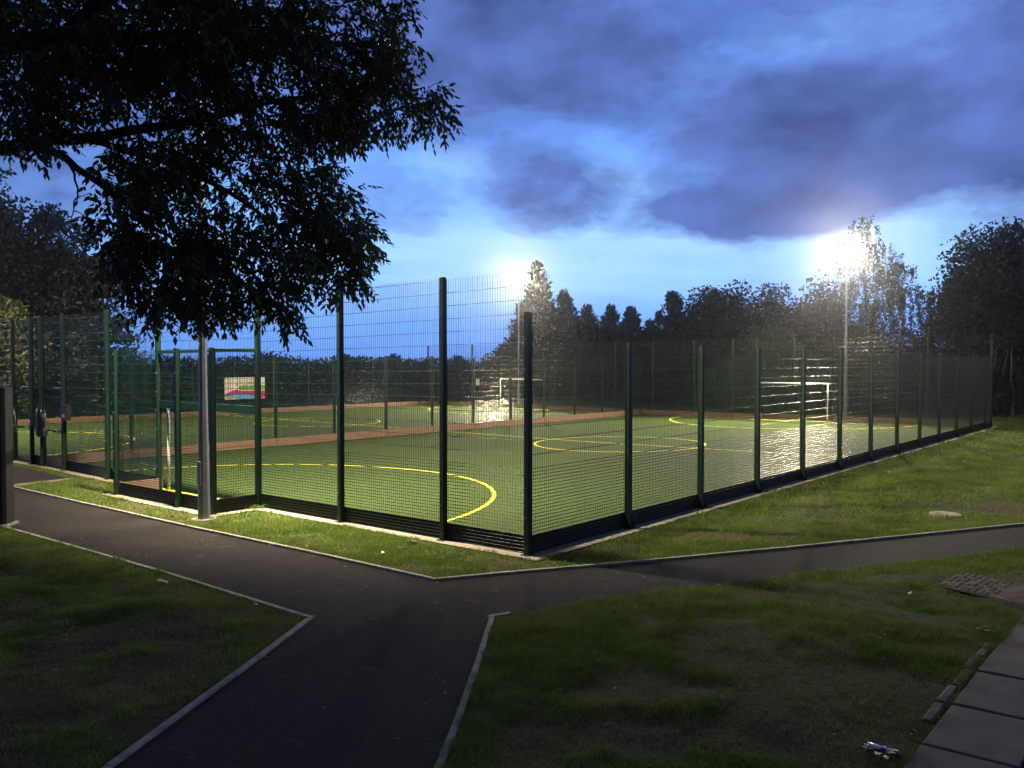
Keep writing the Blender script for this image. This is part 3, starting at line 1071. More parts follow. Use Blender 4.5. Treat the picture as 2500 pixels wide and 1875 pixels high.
def tree(name, label, cat, x, y, H, R, kind='round', mat='leafdark', n=9000, clumps=46, size=0.26, seed=0, trunk=0.22,
         crown0=0.25, group='trees and bushes beyond the pitches', bark='bark', crf=0.26, squash=1.0, parts=True):
    rng = np.random.default_rng(seed)
    z0 = float(base_z(x, y))
    t = empty(name, (x, y, z0), 0)
    tag(t, label, cat, group)
    cz0 = H * crown0
    cen = []
    if kind in ('round', 'bush'):
        hh = (H - cz0) / 2
        while len(cen) < clumps:
            v = rng.normal(size=3); v /= np.linalg.norm(v)
            rr = rng.uniform(0.25, 0.88) ** 0.6
            p = v * rr * np.array([R, R * squash, hh])
            if p[2] < 0: p[:2] *= 1 - 0.25 * abs(p[2]) / hh
            cen.append((p[0], p[1], p[2] + cz0 + hh, R * crf * rng.uniform(0.6, 1.35)))
    elif kind == 'conifer':
        for i in range(clumps):
            f = (i + rng.uniform(0, 1)) / clumps
            f = f ** 1.25
            zz = cz0 + (H - cz0) * f
            rad = R * (1 - f) ** 0.8 * rng.uniform(0.35, 0.95) + 0.04
            a = rng.uniform(0, 2 * math.pi)
            cen.append((rad * math.cos(a), rad * math.sin(a), zz - 0.25, max(0.26, R * crf * 1.25 * (1.05 - f) * rng.uniform(.7, 1.2))))
        cen.append((0, 0, H - 0.25, 0.13)); cen += [(0, 0, H - 0.5 - .4 * i, 0.2 + .08 * i) for i in range(5)]
    elif kind == 'column':
        for i in range(clumps):
            f = rng.uniform(0, 1)
            rad = R * math.sqrt(max(0, math.sin(math.pi * (0.12 + 0.86 * f)))) * rng.uniform(0.1, 0.8)
            a = rng.uniform(0, 2 * math.pi)
            cen.append((rad * math.cos(a), rad * math.sin(a), cz0 + (H - cz0) * f, R * 0.45 * rng.uniform(.7, 1.2)))
    elif kind == 'weeping':
        for i in range(clumps):
            f = rng.uniform(0, 1)
            rad = R * (0.16 + 0.9 * math.sin(math.pi * min(1, 0.05 + (1 - f) * 0.8))) * rng.uniform(0.1, 1.0)
            a = rng.uniform(0, 2 * math.pi)
            cen.append((rad * math.cos(a), rad * math.sin(a) * .8, cz0 + (H - cz0) * f, R * 0.19 * (1.15 - .6 * f)))
    elif kind == 'layered':
        for i in range(clumps):
            f = rng.uniform(0, 1)
            a = rng.uniform(0, 2 * math.pi)
            rad = R * (1 - 0.75 * f) * rng.uniform(0.2, 1.0)
            cen.append((rad * math.cos(a), rad * math.sin(a), cz0 + (H - cz0) * (round(f * 9) / 9) + 0.12 * rad * 0.3, R * 0.16))
    cen = np.array(cen)
    wts = cen[:, 3] ** 2; wts /= wts.sum()
    ci = rng.choice(len(cen), n, p=wts)
    c = cen[ci]
    off = rng.normal(size=(n, 3))
    if kind == 'weeping':
        off[:, 2] = -np.abs(off[:, 2]) * 4.2 * rng.uniform(0.2, 1, n)
        k = (rng.integers(0, 7, n) * 0.9)   # strands hanging from each twig end
        off[:, 0] = np.cos(k * 2.3 + ci) * 1.1 + off[:, 0] * 0.12
        off[:, 1] = np.sin(k * 2.3 + ci) * 1.1 + off[:, 1] * 0.12
    elif kind == 'layered':
        off[:, 2] *= 0.28
    else:
        r_ = np.linalg.norm(off, axis=1, keepdims=True)
        off = off / r_ * np.minimum(r_, 1.9) * 0.62
    P = c[:, :3] + off * c[:, 3:4]
    P[:, 2] = np.maximum(P[:, 2], 0.05)
    al = None
    if kind == 'conifer':
        al = np.stack([c[:, 0], c[:, 1], np.full(n, 0.4 * R)], 1); al /= np.linalg.norm(al, axis=1, keepdims=True) + 1e-9
    V, F = leaf_quads(P, size, rng, droop=1.5 if kind == 'weeping' else 0.2, along=al, aspect=0.4 if kind in ('conifer', 'layered', 'weeping') else 0.6)
    npmesh('crown', V, F, M[mat], t)
    # trunk and limbs in one mesh
    mb = MB()
    top = H * (0.93 if kind in ('conifer', 'weeping', 'column') else 0.62)
    tp = [(rng.normal() * .04 * i, rng.normal() * .04 * i, -0.2 + (top + .2) * i / 6) for i in range(7)]
    mb.tube(tp, [trunk * (1.15 - 0.95 * i / 6) for i in range(7)], 7)
    order = np.argsort(-cen[:, 3])[:34]
    for q in cen[order]:
        zz = min(top * .95, max(cz0 * 0.8, q[2] - 0.35 * math.hypot(q[0], q[1]) - 0.3))
        f = min(1, max(0, (zz + .2) / (top + .2)))
        i = int(f * 5.99); b = Vector(tp[i]).lerp(Vector(tp[min(6, i + 1)]), f * 6 - i) if i < 6 else Vector(tp[6])
        e = Vector(q[:3]); m_ = b.lerp(e, 0.5) + Vector((0, 0, 0.08 * (e - b).length))
        r0 = max(0.02, trunk * (1.1 - f) * 0.42)
        mb.tube([b, m_, e], [r0, r0 * .6, 0.012], 5)
    mb.obj('trunk', M[bark], t)
    return t


def at(px, Z):
    return ((px - 1250) / FPX * Z, Z)


def hgt(py, Z):
    return CAMH + (890 - py) * Z / FPX + 0.12

# left mass behind the second pitch
T = [
 ('broadleaf_tree', 'largest dark tree at the far left edge, its top highest there', 'tree', -30, 46, 400, 4.3, 'round', 'leafdark', 26000, 90, .26, 1),
 ('broadleaf_tree', 'dark rounded tree stepping down right of the tallest left tree', 'tree', 125, 49, 505, 3.0, 'round', 'leafdark', 20000, 60, .25, 2),
 ('cedar_tree', 'small dark tree with level feathery branches reaching right, behind the left fence', 'tree', 235, 44, 640, 3.2, 'layered', 'conif', 9000, 110, .30, 3),
 ('leafy_bush', 'paler olive bush in front of the big left trees', 'bush', -10, 40, 715, 2.3, 'bush', 'leafolive', 12000, 50, .2, 4),
 ('leafy_bush', 'olive green bush behind the fence near the gates', 'bush', 175, 43, 760, 2.0, 'bush', 'leafdark', 7000, 34, .2, 5),
 # horizon row
 ('small_tree', 'small bare-topped far tree just right of the hanging leaves', 'tree', 655, 105, 862, 3.2, 'round', 'leafdark', 1500, 30, .4, 6),
 ('small_tree', 'small round far tree on the horizon right of a fence post', 'tree', 862, 105, 864, 1.8, 'round', 'leafdark', 1500, 16, .4, 7),
 ('small_tree', 'small round far tree on the horizon between two tall posts', 'tree', 950, 105, 866, 2.2, 'round', 'leafdark', 1500, 16, .4, 8),
 ('small_tree', 'small round far tree just right of the second tall post', 'tree', 1120, 95, 868, 1.5, 'round', 'leafdark', 1500, 14, .4, 9),
 ('small_tree', 'sparse low far tree left of the conifer behind the left floodlight', 'tree', 1215, 88, 858, 2.6, 'round', 'leafdark', 900, 26, .35, 10),
 # conifers
 ('conifer_tree', 'tallest dark conifer, directly behind the left floodlight', 'tree', 1312, 66, 642, 3.5, 'conifer', 'conif', 46000, 330, .36, 11),
 ('conifer_tree', 'second dark conifer stepping down from the tallest one', 'tree', 1376, 68, 712, 3.3, 'conifer', 'conif', 34000, 280, .36, 12),
 ('conifer_tree', 'third dark conifer from the tallest, with a thin leader', 'tree', 1434, 70, 748, 3.2, 'conifer', 'conif', 28000, 240, .36, 13),
 ('conifer_tree', 'fourth dark conifer from the tallest', 'tree', 1492, 70, 750, 3.2, 'conifer', 'conif', 28000, 240, .36, 14),
 ('conifer_tree', 'fifth and lowest dark conifer, before the broad trees', 'tree', 1540, 71, 752, 2.9, 'conifer', 'conif', 24000, 220, .36, 15),
 ('conifer_tree', 'low pointed dark conifer in the dip beside the narrow columnar trees', 'tree', 1588, 70, 785, 2.8, 'conifer', 'conif', 20000, 200, .36, 16),
 ('columnar_tree', 'thin short columnar tree left of its taller neighbour', 'tree', 1613, 62, 748, .55, 'column', 'leafdark', 4500, 30, .22, 17),
 ('columnar_tree', 'taller narrow columnar tree at the left of the broad dark tree', 'tree', 1643, 60, 722, .85, 'column', 'leafdark', 7000, 40, .22, 18),
 ('broadleaf_tree', 'broad dark tree with the rounded top, middle of the far tree line', 'tree', 1735, 58, 682, 3.1, 'round', 'leafdark', 18000, 76, .24, 19),
 ('broadleaf_tree', 'dark tree with sky gaps just right of the broad rounded one', 'tree', 1880, 60, 702, 3.4, 'round', 'leafdark', 11000, 74, .24, 20),
 ('broadleaf_tree', 'loose airy tree just left of the right floodlight column', 'tree', 1990, 60, 695, 3.2, 'round', 'leafdark', 9000, 74, .24, 21),
 ('birch_tree', 'tall weeping birch rising behind the right floodlight', 'tree', 2115, 52, 530, 2.5, 'weeping', 'leafdark', 21000, 150, .18, 22),
 ('birch_tree', 'lower weeping birch with a branch reaching right of the tall one', 'tree', 2190, 50, 640, 2.2, 'weeping', 'leafdark', 13000, 100, .18, 23),
 ('broadleaf_tree', 'low loose tree between the birches and the big right tree', 'tree', 2330, 50, 735, 2.6, 'round', 'leafdark', 7000, 62, .22, 24),
 ('broadleaf_tree', 'massive dark tree filling the right edge', 'tree', 2490, 46, 545, 4.3, 'round', 'leafdark', 34000, 130, .24, 25),
 ('broadleaf_tree', 'dark tree half hidden before the massive right-edge tree', 'tree', 2390, 47, 660, 2.4, 'round', 'leafdark', 12000, 60, .22, 26),
 ('broadleaf_tree', 'dark understorey tree under the birches beyond the far fence', 'tree', 2210, 49, 850, 2.2, 'bush', 'leafdark', 8000, 44, .22, 27),
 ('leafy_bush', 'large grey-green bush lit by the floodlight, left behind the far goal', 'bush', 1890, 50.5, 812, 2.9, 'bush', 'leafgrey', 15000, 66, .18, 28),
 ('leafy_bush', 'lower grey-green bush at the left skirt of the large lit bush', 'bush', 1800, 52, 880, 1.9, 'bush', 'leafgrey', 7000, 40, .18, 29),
 ('leafy_bush', 'dark rounded bush behind the far fence, under the birches', 'bush', 2165, 46, 890, 1.9, 'bush', 'leafdark', 8000, 40, .18, 30),
 ('leafy_bush', 'dark rounded bush behind the far fence, middle of the right-hand three', 'bush', 2260, 44, 880, 2.1, 'bush', 'leafdark', 9000, 44, .18, 31),
 ('leafy_bush', 'dark rounded bush at the right end of the far fence', 'bush', 2360, 42.5, 885, 1.9, 'bush', 'leafdark', 9000, 44, .18, 32),
 ('broadleaf_tree', 'far dark tree closing the gap behind the conifers', 'tree', 1470, 82, 800, 4.5, 'round', 'leafdark', 9000, 60, .35, 33),
 ('broadleaf_tree', 'far dark tree behind the airy trees near the right floodlight', 'tree', 2040, 78, 800, 5.0, 'round', 'leafdark', 9000, 60, .35, 34),
]
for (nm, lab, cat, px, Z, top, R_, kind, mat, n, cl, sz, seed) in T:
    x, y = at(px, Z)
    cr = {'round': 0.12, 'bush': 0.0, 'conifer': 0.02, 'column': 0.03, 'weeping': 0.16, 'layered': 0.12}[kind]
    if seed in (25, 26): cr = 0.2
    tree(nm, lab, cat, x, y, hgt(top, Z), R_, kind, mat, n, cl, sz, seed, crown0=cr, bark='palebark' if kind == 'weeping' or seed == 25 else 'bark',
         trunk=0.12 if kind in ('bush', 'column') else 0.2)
# pale stems at the right edge under the big tree
for i, (px, Z) in enumerate(((2432, 43.5), (2452, 44.5), (2474, 43))):
    x, y = at(px, Z)
    tree('thin_tree', ['thin pale-stemmed tree nearest the end of the far fence', 'middle one of three thin pale-stemmed trees at right', 'thin pale-stemmed tree closest to the right edge'][i],
         'tree', x, y, 6.5, 1.2, 'round', 'leafdark', 2600, 20, .2, 60 + i, trunk=.07, crown0=.55, bark='palebark')


# ---- hedge and woodland edge
def hedge(name, label, line, h, thick, n, mat, size, seed, hvar=0.5):
    rng = np.random.default_rng(seed)
    line = np.array(line)
    seg = np.hypot(*(line[1:] - line[:-1]).T); cum = np.concatenate([[0], np.cumsum(seg)])
    u = rng.uniform(0, cum[-1], n)
    k = np.clip(np.searchsorted(cum, u) - 1, 0, len(seg) - 1)
    f = ((u - cum[k]) / seg[k])[:, None]
    P2 = line[k] * (1 - f) + line[k + 1] * f
    dr = (line[k + 1] - line[k]) / seg[k][:, None]; nr = np.stack([-dr[:, 1], dr[:, 0]], 1)
    hh = h + (fbm(u * 0.35, u * 0 + seed, seed, 3) - 0.5) * 2 * hvar
    ang = rng.uniform(0, math.pi, n); rad = rng.uniform(0.55, 1.05, n)
    bulge = 1 + (fbm(u * .6, rad * 3, seed + 3, 2) - .5) * .6
    zz = np.abs(np.sin(ang)) ** 0.6 * hh * rad
    off = np.cos(ang) * thick * rad * bulge
    P = np.stack([P2[:, 0] + nr[:, 0] * off, P2[:, 1] + nr[:, 1] * off, zz], 1)
    # solid dark heart so the hedge reads dense: woody stems
    c = P.mean(0) * np.array([1, 1, 0])
    t = empty(name, tuple(c)); tag(t, label, 'hedge')
    V, F = leaf_quads(P - c, size, rng)
    npmesh('foliage', V, F, M[mat], t)


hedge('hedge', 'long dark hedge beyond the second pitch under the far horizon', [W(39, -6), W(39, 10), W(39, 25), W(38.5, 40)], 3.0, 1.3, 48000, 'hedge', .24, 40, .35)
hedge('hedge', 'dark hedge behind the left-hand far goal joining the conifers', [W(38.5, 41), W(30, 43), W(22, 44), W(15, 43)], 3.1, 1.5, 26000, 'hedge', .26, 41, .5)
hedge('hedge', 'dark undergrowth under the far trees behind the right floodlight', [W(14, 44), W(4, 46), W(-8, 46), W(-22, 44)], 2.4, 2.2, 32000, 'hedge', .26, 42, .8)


# ---- the ash tree overhanging from the left
def ash_tree():
    rng = np.random.default_rng(5)
    base = Vector((-6.9, 6.6, float(base_z(-6.9, 6.6))))
    t = empty('ash_tree', base)
    tag(t, 'big ash tree whose dark leafy boughs hang in from the top left', 'tree')
    mb = MB()
    fork = Vector((-6.5, 6.9, 3.6))
    limbs = [
        ([base + Vector((0, 0, -.2)), base + Vector((.02, .05, 1.6)), fork], [.27, .21, .18]),
        ([fork, PD(-60, 365, 6.9), PD(60, 350, 7.0), PD(200, 338, 7.2), PD(420, 305, 7.6), PD(650, 250, 8.0), PD(880, 215, 8.3), PD(1040, 240, 8.4)], [.15, .075, .06, .052, .042, .03, .018, .008]),
        ([PD(60, 350, 7.0), PD(160, 385, 7.1), PD(270, 470, 7.2), PD(380, 560, 7.4), PD(500, 640, 7.6), PD(600, 700, 7.8)], [.04, .032, .024, .018, .012, .006]),
        ([PD(200, 338, 7.2), PD(400, 390, 7.5), PD(560, 470, 7.8), PD(700, 560, 8.0), PD(840, 640, 8.2)], [.035, .028, .022, .016, .006]),
        ([PD(160, 385, 7.1), PD(190, 460, 7.0), PD(175, 530, 6.9)], [.014, .008, .004]),
        ([fork, PD(-120, 130, 6.9), PD(150, 90, 7.3), PD(450, 90, 7.8), PD(760, 100, 8.2), PD(950, 120, 8.4)], [.15, .09, .075, .06, .04, .015]),
        ([PD(150, 90, 7.3), PD(400, -120, 7.5), PD(700, -160, 7.9)], [.06, .04, .02]),
        ([fork, Vector((-6.0, 6.4, 6.0)), Vector((-4.6, 6.2, 8.0)), Vector((-3.0, 6.0, 9.5))], [.17, .14, .09, .04]),
        ([Vector((-6.0, 6.4, 6.0)), Vector((-6.2, 8.0, 8.0)), Vector((-5.5, 9.5, 9.5))], [.1, .07, .03]),
        ([fork, Vector((-7.6, 6.0, 6.0)), Vector((-9.0, 5.5, 8.0))], [.14, .1, .04]),
    ]
    nodes = []
    for pts, rad in limbs:
        # smooth the limb with extra points
        P = []; Rr = []
        for i in range(len(pts) - 1):
            for k in range(4):
                f = k / 4
                p = pts[i].lerp(pts[i + 1], f) + Vector(rng.normal(size=3)) * (0.012 if f else 0)
                P.append(p); Rr.append(rad[i] * (1 - f) + rad[i + 1] * f)
        P.append(pts[-1]); Rr.append(rad[-1])
        mb.tube([p - base for p in P], Rr, 8)
        if pts[0] != limbs[0][0][0]:
            for p, r in zip(P[2:], Rr[2:]): nodes.append((p.x, p.y, p.z))
    ell = [  # px, py, rx, ry, depth, depth radius, twigs
        (430, 10, 600, 120, 7.6, 1.2, 260), (120, 140, 250, 110, 7.1, .9, 90), (420, 170, 250, 100, 7.6, 1.0, 90), (720, 170, 210, 150, 8.0, .9, 90),
        (890, 210, 130, 110, 8.3, .6, 60), (1050, 245, 72, 48, 8.4, .25, 20), (940, 90, 80, 90, 8.3, .5, 30), (800, 300, 120, 60, 8.2, .5, 34),
        (580, 320, 220, 90, 7.8, .7, 34), (690, 420, 120, 90, 8.0, .5, 36), (430, 400, 130, 60, 7.5, .5, 18), (580, 540, 130, 100, 7.8, .5, 26), (490, 330, 90, 90, 7.6, .4, 24), (480, 500, 70, 110, 7.6, .4, 22), (480, 600, 70, 60, 7.6, .3, 14),
        (800, 530, 110, 110, 8.2, .6, 66), (860, 590, 68, 80, 8.3, .4, 26), (350, 520, 110, 90, 7.4, .5, 26), (430, 620, 120, 80, 7.5, .5, 30),
        (640, 640, 140, 80, 7.9, .6, 44), (540, 700, 130, 55, 7.8, .5, 30), (690, 735, 40, 42, 8.0, .25, 10), (330, 640, 50, 60, 7.4, .25, 8),
        (270, 545, 55, 60, 7.2, .2, 10), (320, 450, 90, 60, 7.3, .4, 18), (300, 600, 60, 70, 7.3, .3, 12), (400, 700, 90, 60, 7.5, .4, 22), (470, 740, 90, 30, 7.7, .3, 14), (330, 380, 110, 60, 7.3, .5, 20), (40, 300, 120, 60, 6.9, .4, 16), (200, 260, 150, 60, 7.2, .5, 26), (830, 660, 70, 40, 8.2, .35, 12), (800, 420, 60, 50, 8.1, .3, 10),
    ]
    targets = []
    for (px, py, rx, ry, Z, dz, k) in ell:
        for _ in range(k):
            v = rng.normal(size=3); v /= np.linalg.norm(v); v *= rng.uniform(0, 1) ** 0.40
            targets.append(PD(px + v[0] * rx, py + v[1] * ry, Z + v[2] * dz))
    targets.sort(key=lambda p: min((p.x - q[0]) ** 2 + (p.y - q[1]) ** 2 + (p.z - q[2]) ** 2 for q in nodes[::3]))
    LP = []; LD = []
    nd = np.array(nodes)
    twig = MB()
    for tg in targets:
        tv = np.array(tg)
        dd = np.sum((nd - tv) ** 2, 1)
        # prefer parents nearer the trunk side so twigs lean outward
        j = int(np.argmin(dd + 0.15 * np.maximum(0, nd[:, 0] - tv[0])))
        a = Vector(nd[j]); e = tg
        L = (e - a).length
        if L < 0.05: continue
        mid = a.lerp(e, 0.5) + Vector((0, 0, 0.10 * L)) + Vector(rng.normal(size=3)) * 0.05 * L
        pts = []
        for k in range(6):
            f = k / 5
            pts.append(a * (1 - f) ** 2 + mid * 2 * f * (1 - f) + e * f * f)
        r0 = 0.004 + 0.006 * min(1, L)
        twig.tube([p - base for p in pts], [r0 * (1 - 0.13 * k) for k in range(6)], 4, cap=False)
        nd = np.vstack([nd, np.array([tuple(p) for p in pts[1:]])])
        nl = int(4 + 6 * min(1.0, L / 0.8))
        for k in range(nl):
            f = 1 - (k / nl) * min(1.0, 0.55 / L + 0.15)
            p = a * (1 - f) ** 2 + mid * 2 * f * (1 - f) + e * f * f
            dr = ((e - mid).normalized() * 0.5 + Vector(rng.normal(size=3)) * 0.75 + Vector((0.12, 0, -0.45)))
            LP.append(tuple(p)); LD.append(tuple(dr.normalized()))
    # crown above the picture
    up = rng.normal(size=(900, 3)); up /= np.linalg.norm(up, axis=1, keepdims=True)
    up = up * (rng.uniform(.3, 1, (900, 1)) ** .5) * np.array([4.4, 3.6, 2.7]) + np.array([-5.0, 6.4, 8.6])
    LP = np.array(LP); LD = np.array(LD)
    n = len(LP)
    Lr = rng.uniform(0.17, 0.27, n)[:, None]
    side = np.cross(LD, rng.normal(size=(n, 3)) * 0.4 + np.array([0, 0, 1.0])); side /= np.linalg.norm(side, axis=1, keepdims=True)
    Vs = []
    for f, sg in ((.22, 1), (.24, -1), (.45, 1), (.47, -1), (.67, 1), (.69, -1), (.86, 1), (.88, -1), (1.0, 0)):
        org = LP + LD * Lr * f + np.array([0, 0, -1.0]) * (Lr * f * f * 0.35)
        dl = LD * 0.65 + side * sg * 0.9 + np.array([0, 0, -0.55]) + rng.normal(size=(n, 3)) * 0.22
        dl /= np.linalg.norm(dl, axis=1, keepdims=True)
        ll = rng.uniform(0.062, 0.100, (n, 1))
        wn = np.cross(dl, rng.normal(size=(n, 3)) * 0.5 + np.array([0, 0, 1.0])); wn /= np.linalg.norm(wn, axis=1, keepdims=True) + 1e-9
        nn = np.cross(wn, dl)
        w_ = ll * 0.20
        q = org + dl * ll * 0.42 - nn * ll * 0.06
        Vs.append(np.stack([org, q + wn * w_, org + dl * ll * 0.75 + wn * w_ * .62 - nn * ll * .04, org + dl * ll - nn * ll * .14, org + dl * ll * 0.75 - wn * w_ * .62 - nn * ll * .04, q - wn * w_], 1).reshape(-1, 3))
    V = np.concatenate(Vs)
    i = np.arange(len(V) // 6) * 6
    F = np.concatenate([np.stack([i, i + 1, i + 4 + 1 - 0, i + 5], 1)[:, [0, 1, 3, 3]] for _ in range(0)] + [np.stack([i, i + 1, i + 5], 1), np.stack([i + 1, i + 2, i + 4], 1), np.stack([i + 1, i + 4, i + 5], 1), np.stack([i + 2, i + 3, i + 4], 1)])
    # simple larger leaves for the part above the frame
    cl = np.repeat(up, 26, 0) + rng.normal(size=(900 * 26, 3)) * 0.33
    V2, F2 = leaf_quads(cl, 0.17, rng, droop=.5, aspect=.5)
    F = np.concatenate([F, F2 + len(V)]); V = np.concatenate([V, V2])
    npmesh('crown', V - np.array(base), F, M['ash'], t)
    mb.raw(twig.v, twig.f)
    mb.obj('trunk', M['bark'], t, smooth=True)
ash_tree()


# ------------------------------------------------------------------ grass
def grass():
    rng = np.random.default_rng(21)
    Vs = []; Fs = []; nv = 0
    bands = [  # xmin,xmax,ymin,ymax,n,height,width
        (-6.5, 5.5, 4.6, 9.2, 430000, .038, .0045),
        (-10, 10, 9.2, 14.5, 480000, .038, .0065),
        (-14, 17, 14.5, 23, 330000, .045, .011),
        (2, 28, 23, 45, 160000, .07, .022),
    ]
    grate = [PX(2290, 1434), PX(2345, 1403), PX(2600, 1440), PX(2560, 1490)]
    for (x0, x1, y0, y1, n, h, wd) in bands:
        x = rng.uniform(x0, x1, n); y = rng.uniform(y0, y1, n)
        vis = np.abs(x) < y * 0.64 + 0.6
        x, y = x[vis], y[vis]
        dp = np.full(len(x), 1e9)
        for l in ALLK: dp = np.minimum(dp, segdist(x, y, l))
        inp = inpoly(x, y, path_poly)
        s, w = SW(x, y)
        strip = (s > -0.30) & (s < 35.3) & (w > -0.22) & (w < 32.2)
        strip |= (s > 6.5) & (s < 10.98) & (w > -1.16) & (w < 0)
        ok = ~(inp & (dp > 0.012 * 1)) & ~strip & ~inpoly(x, y, slab_poly) & ~inpoly(x, y, grate)
        drt = segdist(x, y, loR)
        creep = (dp < 0.09) & (fbm(x * 2.2, y * 2.2, 91, 3) > 0.52) & (rng.uniform(0, 1, len(x)) < 0.45)
        ok = ~strip & ~inpoly(x, y, slab_poly) & ~inpoly(x, y, grate) & (~inp | creep | (drt < 0.09))
        ok &= ((~inp) & (dp > 0.05)) | creep | ((drt < 0.09) & (y > 9.3) & (rng.uniform(0, 1, len(x)) < 0.6))
        # lusher along the path edges, thin on the worn patches
        cv = cover(x, y)
        m = ok & (rng.uniform(0, 1, len(x)) < cv)
        x, y = x[m], y[m]
        dn = cv[m]
        z = ground_z(x, y)
        k = len(x)
        hh = h * rng.uniform(0.5, 1.5, k) * (0.6 + 0.7 * dn)
        hh = hh * (0.45 + 1.5 * np.clip(fbm(x * 3.3, y * 3.3, 77, 3) - .12, 0, 1) ** 1.3)
        ww = wd * rng.uniform(0.6, 1.3, k)
        a = rng.uniform(0, 2 * math.pi, k)
        dx, dy = np.cos(a), np.sin(a)
        b = rng.uniform(0, 2 * math.pi, k); ln = hh * rng.uniform(0.1, 1.0, k)
        lx, ly = np.cos(b) * ln, np.sin(b) * ln
        p0 = np.stack([x - dx * ww / 2, y - dy * ww / 2, z - .004], 1)
        p1 = np.stack([x + dx * ww / 2, y + dy * ww / 2, z - .004], 1)
        p2 = np.stack([x + lx * .35 + dx * ww * .38, y + ly * .35 + dy * ww * .38, z + hh * .6], 1)
        p3 = np.stack([x + lx * .35 - dx * ww * .38, y + ly * .35 - dy * ww * .38, z + hh * .6], 1)
        p4 = np.stack([x + lx, y + ly, z + hh], 1)
        V = np.stack([p0, p1, p2, p3, p4], 1).reshape(-1, 3)
        i = np.arange(k) * 5 + nv
        Fs += [np.stack([i, i + 1, i + 2], 1), np.stack([i, i + 2, i + 3], 1), np.stack([i + 3, i + 2, i + 4], 1)]
        Vs.append(V); nv += len(V)
    o = npmesh('grass', np.concatenate(Vs), np.concatenate(Fs), M['blade'])
    tag(o, 'short patchy lawn grass covering the verges and banks beside the paths', 'grass', kind='stuff')
grass()


# ------------------------------------------------------------------ smaller things
def thing(name, label, cat, px, py, rz=0.0, group=None, z=0.0):
    x, y = PX(px, py)
    t = empty(name, (x, y, float(ground_z(np.array([x]), np.array([y]))[0]) + z), rz)
    return tag(t, label, cat, group)


def flat(name, mat, t, pts, h=0.01):
    mb = MB(); n = len(pts)
    mb.raw([(p[0], p[1], 0) for p in pts] + [(p[0], p[1], h) for p in pts],
           [tuple(range(n, 2 * n)), tuple(reversed(range(n)))] + [(i, (i + 1) % n, n + (i + 1) % n, n + i) for i in range(n)])
    return mb.obj(name, mat, t)


def banner():
    """printed banner on the far side fence of the second pitch"""
    a, b = (34.90, 15.85), (34.90, 18.42)
    xa, ya = W(*a); xb, yb = W(*b)
    t = empty('banner', (xa, ya, -0.12), math.atan2(yb - ya, xb - xa))
    tag(t, 'white banner with pink, blue and green bands and a football, on the far fence', 'banner')
    L = math.hypot(xb - xa, yb - ya); z0, H = 0.86, 1.24
    cols = {'white': srgb(225, 215, 200), 'pink': srgb(178, 22, 92), 'blue': srgb(90, 160, 215), 'yellow': srgb(225, 205, 60), 'green': srgb(120, 165, 40), 'dark': srgb(25, 22, 25), 'orange': srgb(225, 160, 60)}
    mats = {}
    for k, c in cols.items(): mats[k] = gmat('banner_' + k, c, tuple(min(1, v * 1.06) for v in c), 5, rough=.5)
    def poly(mb, pts, y, mi): mb.raw([(p[0] * L, y, z0 + p[1] * H) for p in pts], [tuple(range(len(pts)))], mi)
    mb = MB(); mb.box((0, -.012, z0), (L, 0, z0 + H)); mb.obj('sheet', mats['white'], t)
    keys = ['green', 'pink', 'blue', 'yellow', 'orange', 'dark', 'white']
    mb = MB()
    poly(mb, [(.34, .42), (1, .42), (1, .62), (.8, .66), (.6, .60), (.5, .66), (.34, .58)], -.015, 0)
    arc = [(x, .22 + .24 * math.sin(min(1, x / .32) * 1.45)) for x in np.linspace(0, .32, 9)]
    poly(mb, [(0, .16)] + arc + [(.34, .38), (1, .38), (1, .02), (.85, .02), (.6, .10), (.3, .12)], -.018, 1)
    poly(mb, [(0, .0)] + [(x, .06 + .17 * math.sin(math.pi * min(1, (x + .12) / .98))) for x in np.linspace(0, .84, 12)] + [(.86, .0)], -.021, 2)
    poly(mb, [(0, 0)] + [(x, .10 * math.cos(x / .40 * math.pi / 2)) for x in np.linspace(0, .4, 8)], -.024, 3)
    poly(mb, [(.55, .70), (.60, .80), (.67, .80), (.69, .70)], -.015, 4)
    poly(mb, [(.26, .62), (.30, .69), (.32, .72), (.30, .63)], -.015, 5)
    # football
    cx, cz, r = .79, .74, .105
    circ = lambda rr, n, ph=0, ox=0, oz=0: [((cx * L + ox + rr * math.cos(ph + 2 * math.pi * i / n)) / L, cz + (oz + rr * math.sin(ph + 2 * math.pi * i / n)) / H) for i in range(n)]
    poly(mb, circ(.172, 24), -.024, 5)
    poly(mb, circ(.158, 24), -.027, 6)
    poly(mb, circ(.058, 5, math.pi / 2), -.030, 5)
    for i in range(5):
        a_ = math.pi / 2 + 2 * math.pi * i / 5
        poly(mb, circ(.036, 5, a_, .118 * math.cos(a_), .118 * math.sin(a_)), -.030, 5)
    mb.obj('print', [mats[k] for k in keys], t)
    mb = MB()
    for i in range(5):
        for zz in (z0 + .03, z0 + H - .03):
            x = .04 + (L - .08) * i / 4
            mb.tube([(x, -.02, zz), (x, .03, zz)], .014, 8)
    mb.obj('cable_ties', M['black'], t)
banner()


